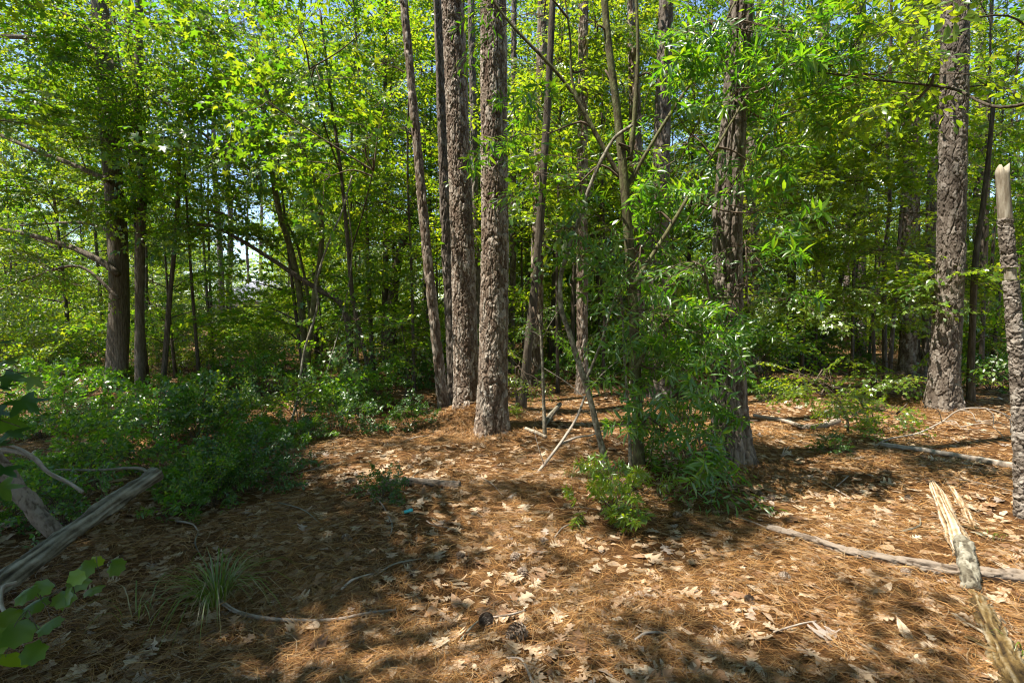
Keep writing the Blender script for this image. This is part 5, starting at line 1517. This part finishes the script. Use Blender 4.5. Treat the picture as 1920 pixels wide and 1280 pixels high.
# ------------------------------------------------------------------ the wood behind
def proto(kind, seed, **kw):
    if kind == 'pine':
        t = thing('pine_tree', 'x x x x', 'tree', (0, 0, -60))
        ax = wobble_axis(23, seed, .01, .25)
        v, f = tube(ax, .17 * (1 - .75 * np.clip(ax[:, 2], 0, None) / 23) * (1 + .3 * np.exp(-np.clip(ax[:, 2], 0, None) / .3)), 12)
        tr = MB().add(v, f)
        tr, cr = pine_crown(ax, 12.5, 2.8, 17, seed + 5, tr=tr, per=8)
        tm, lm = M['pine_far'], M['needle']
    else:
        t = thing(kw.get('name', 'understory_tree'), 'x x x x', 'tree', (0, 0, -60))
        tr, cr = build_hardwood(kw['H'], kw['r'], kw['zb'], kw['spread'], kw['nl'], kw['leafk'], seed, kw.get('dens', 1), kw.get('scale', 1), lean=kw.get('lean', .03))
        tm, lm = M['bark'], M[kw.get('leaf', 'leaf_far')]
    for nm, mbq, mats in (('trunk', tr, [tm]), ('crown', cr, [lm, M['twig']])):
        o = bpy.data.objects.new(nm, mbq.mesh(nm, mats)); COL.objects.link(o); o.parent = t
    return t


PP = [proto('pine', s) for s in (1, 2, 3)]
HP = [proto('hw', 11, H=7.5, r=.055, zb=1.2, spread=2.2, nl=26, leafk='far', dens=1.05), proto('hw', 12, H=10.5, r=.075, zb=2.2, spread=2.5, nl=38, leafk='far', leaf='leaf_far', dens=1.05),
      proto('hw', 13, H=6.5, r=.045, zb=.7, spread=2.0, nl=28, leafk='farstar', leaf='leaf_gum', dens=1.05), proto('hw', 14, H=13, r=.10, zb=3.0, spread=3.0, nl=44, leafk='far', leaf='leaf_gum', dens=1.05),
      proto('hw', 15, H=9.5, r=.065, zb=1.2, spread=2.3, nl=36, leafk='farstar', leaf='leaf_far', dens=1.05), proto('hw', 17, H=11, r=.05, zb=4.5, spread=1.6, nl=16, leafk='far', leaf='leaf_far', dens=1.2), proto('hw', 18, H=9, r=.04, zb=3.0, spread=1.5, nl=14, leafk='far', leaf='leaf_far', dens=1.2), proto('hw', 16, H=4.2, r=.028, zb=.3, spread=1.5, nl=24, leafk='far', leaf='leaf_far', dens=1.6)]


def zone(px):
    return ('left of the stout hardwood' if px < 200 else 'behind the hanging vine' if px < 640 else 'left of the twin pines' if px < 850 else
            'right of the twin pines' if px < 1200 else 'behind the leafy bush' if px < 1430 else 'beyond the maple sapling' if px < 1700 else 'around the massive pine' if px < 1850 else 'beyond the dead snag')


placed = [(x, y) for x, y, r in PINE_INFO]


def free(x, y, d):
    return all((x - a) ** 2 + (y - b) ** 2 > d * d for a, b in placed)


def scatter(protos, n, y0, y1, dmin, what, seed, wide=1.08):
    g = np.random.default_rng(seed); k = 0; tries = 0
    while k < n and tries < 6000:
        tries += 1
        y = y0 + (y1 - y0) * g.random() ** .8
        x = g.uniform(-1, 1) * (y * wide + 2)
        if not free(x, y, dmin): continue
        px = 960 + x / y * F
        if y > 13 and 60 < px < 580 and y < 40 and g.random() < (.85 if 16 < y < 23 else .15): continue       # the pale clearing
        if abs(x - HX) < 8 and y > 33 and g.random() < .35: continue
        placed.append((x, y)); k += 1
        where = zone(px); dist = 'near' if y < 19 else 'mid' if y < 32 else 'far'
        if what == 'pine':
            lab = {'near': 'dark straight pine trunk in the wood ', 'mid': 'slim pine trunk deep in the wood ', 'far': 'thin distant pine trunk far off in the wood '}[dist] + where
            grp = dist + ' pines ' + where
        else:
            lab = {'near': 'slender leafy understory tree in the wood ', 'mid': 'leafy green tree deep in the wood ', 'far': 'distant leafy tree far off in the wood '}[dist] + where
            grp = dist + ' leafy trees ' + where
        put(protos[int(g.integers(0, len(protos)))], (x, y, float(hgt(x, y))), rz=g.uniform(0, 6.28), sc=g.uniform(.8, 1.25), label=lab, group=grp)


for i, (px, yy, q, sc_, lab) in enumerate([(1035, 14, 3, 1.0, 'tall leafy tree filling the gap between thickest pine and upright pine'), (1130, 13, 1, 1.1, 'leafy tree right of the upright pine behind the crooked sapling'),
                                          (990, 19, 3, 1.2, 'taller leafy tree further back between thickest pine and grey pine'), (1180, 18, 3, 1.1, 'tall leafy tree far behind the stem of the leafy bush'), (800, 15, 1, 1.1, 'leafy tree behind the slim leaning pine'),
                                          (720, 14, 3, 1.0, 'tall leafy tree behind the sunlit sweetgum'), (1480, 15, 3, 1.0, 'tall leafy tree right of the pinkish grey pine'), (1290, 16, 1, 1.1, 'leafy tree hidden behind the leafy bush')]):
    x = (px - 960) / F * yy; placed.append((x, yy))
    put(HP[q], (x, yy, float(hgt(x, yy))), rz=i * 1.3, sc=sc_, label=lab)
scatter(PP, 10, 14, 24, 1.6, 'pine', 1)
scatter(PP, 42, 22, 62, 1.8, 'pine', 2)
scatter([HP[0], HP[2], HP[-1], HP[-2], HP[-2], HP[-3], HP[-3]], 36, 10.5, 17, .9, 'hw', 3)
scatter([HP[-2], HP[-3]], 26, 9.6, 18, .7, 'hw', 6)
scatter([HP[0], HP[1], HP[4], HP[-1], HP[-1], HP[2], HP[-3], HP[-3], HP[-2], HP[-2]], 140, 16, 34, .8, 'hw', 4)
scatter(HP + [HP[-1], HP[-3]], 85, 28, 66, 1.3, 'hw', 5)
g = np.random.default_rng(99); k = 0
while k < 130:
    y = 10.5 + 22 * g.random(); x = g.uniform(-1, 1) * (y * 1.02)
    px = 960 + x / y * F
    if not free(x, y, .5) or (60 < px < 580 and 15 < y < 24 and g.random() < .7): continue
    k += 1
    put(SH[[3, 5, 1, 5, 4][int(g.integers(0, 5))]], (x, y, float(hgt(x, y))), rz=g.uniform(0, 6.28), sc=g.uniform(.9, 1.7), label='leafy shrub low under the trees ' + zone(px), group='low shrubs ' + zone(px))

# unseen trees added outside the frame, crowns shaped to dapple the needles
OFF = [(-5.3, 1.2, 8.5, 21), (-5.0, 2.3, 7.5, 23), (-6.6, 1.6, 10, 24), (-6.5, 4.2, 10, 2), (-4.2, .2, 8, 3), (-3.4, -1.4, 9, 4), (-8.5, 6.5, 11, 5), (-7.5, .2, 12, 6), (-5.6, -2.2, 11, 7), (-1.8, -2.9, 9, 8), (-10.5, 3, 13, 9),
       (6.5, 3.2, 10, 10), (3.5, -3.0, 9, 11), (9.5, 7, 11, 12), (1.0, -4.5, 12, 31), (-3, -5.5, 13, 32), (5.5, -.5, 10, 33), (4.5, -6, 13, 34), (-7, -5.5, 14, 35), (8, -3.5, 13, 36), (0, -8.5, 14, 37), (8.5, 1.0, 11, 38),
       (-.9, -.9, 10, 41), (-2.7, -.6, 10, 42), (1.3, -1.2, 11, 43), (-3.6, 1.1, 11, 44), (-4.8, 3.2, 12, 45), (2.9, -.8, 10, 46)]
for x, y, Hh, sd in OFF:
    org = np.array([x, y, float(hgt(x, y))])
    tr, cr = build_hardwood(Hh, .07, 5.2 if sd > 40 else 3.6 if y > 2 else 2.4, 4.3 if sd in (44, 45, 42) else 2.8 if sd > 40 else 2.5, 34, 'gum', 300 + sd, 1.0 if sd > 40 else 1.4, 1.0, flt=keep, org=org)
    t = thing('understory_tree', 'unseen leafy tree added outside the frame to shade the needles', 'tree', org, 'added shade trees outside the frame')
    for nm, mbq, mats in (('trunk', tr, [M['bark']]), ('crown', cr, [M['leaf_gum'], M['twig']])):
        o = bpy.data.objects.new(nm, mbq.mesh(nm, mats)); COL.objects.link(o); o.parent = t

# the far wood that closes the view: one uncountable mass
mb = MB(); n = 7000
g = np.random.default_rng(77)
yy = g.uniform(66, 95, n); xx = g.uniform(-1.15, 1.15, n) * yy; zz = 24 * g.random(n) ** 1.3
m = (zz < 13 + 5 * np.sin(xx * .21) + 4 * np.sin(xx * .53 + 1) + g.normal(0, 2, n)); xx, yy, zz = xx[m], yy[m], zz[m]
az = g.uniform(0, 6.28, len(xx))
add_sprays(mb, 'far', np.stack([xx, yy, zz], 1), np.stack([np.cos(az), np.sin(az), 0 * az], 1), np.stack([g.normal(0, .4, len(xx)), g.normal(0, .4, len(xx)), np.ones(len(xx))], 1), g.uniform(2.5, 4.2, len(xx)))
o = mb.build('far_wood', [M['leaf_far'], M['twig']])
tag(o, 'far off mass of green woodland', None, None, 'stuff')

# remove prototypes that were never used
for t in list(scene.objects):
    if t.type == 'EMPTY' and t.location.z < -40:
        for k in list(t.children): bpy.data.objects.remove(k)
        bpy.data.objects.remove(t)

# ------------------------------------------------------------------ render settings
scene.view_settings.view_transform = 'Standard'; scene.view_settings.look = 'None'
scene.view_settings.exposure = 1.55; scene.view_settings.gamma = 1
scene.render.engine = 'CYCLES'
c = scene.cycles
c.max_bounces = 8; c.diffuse_bounces = 6; c.glossy_bounces = 2; c.transmission_bounces = 6; c.transparent_max_bounces = 4; c.volume_bounces = 0
c.sample_clamp_indirect = 6; c.caustics_reflective = False; c.caustics_refractive = False
c.use_adaptive_sampling = False
c.pixel_filter_type = 'BLACKMAN_HARRIS'; c.filter_width = 1.15
c.use_denoising = True
try:
    c.denoiser = 'OPENIMAGEDENOISE'; c.denoising_input_passes = 'RGB_ALBEDO_NORMAL'; c.denoising_prefilter = 'ACCURATE'
except Exception:
    pass
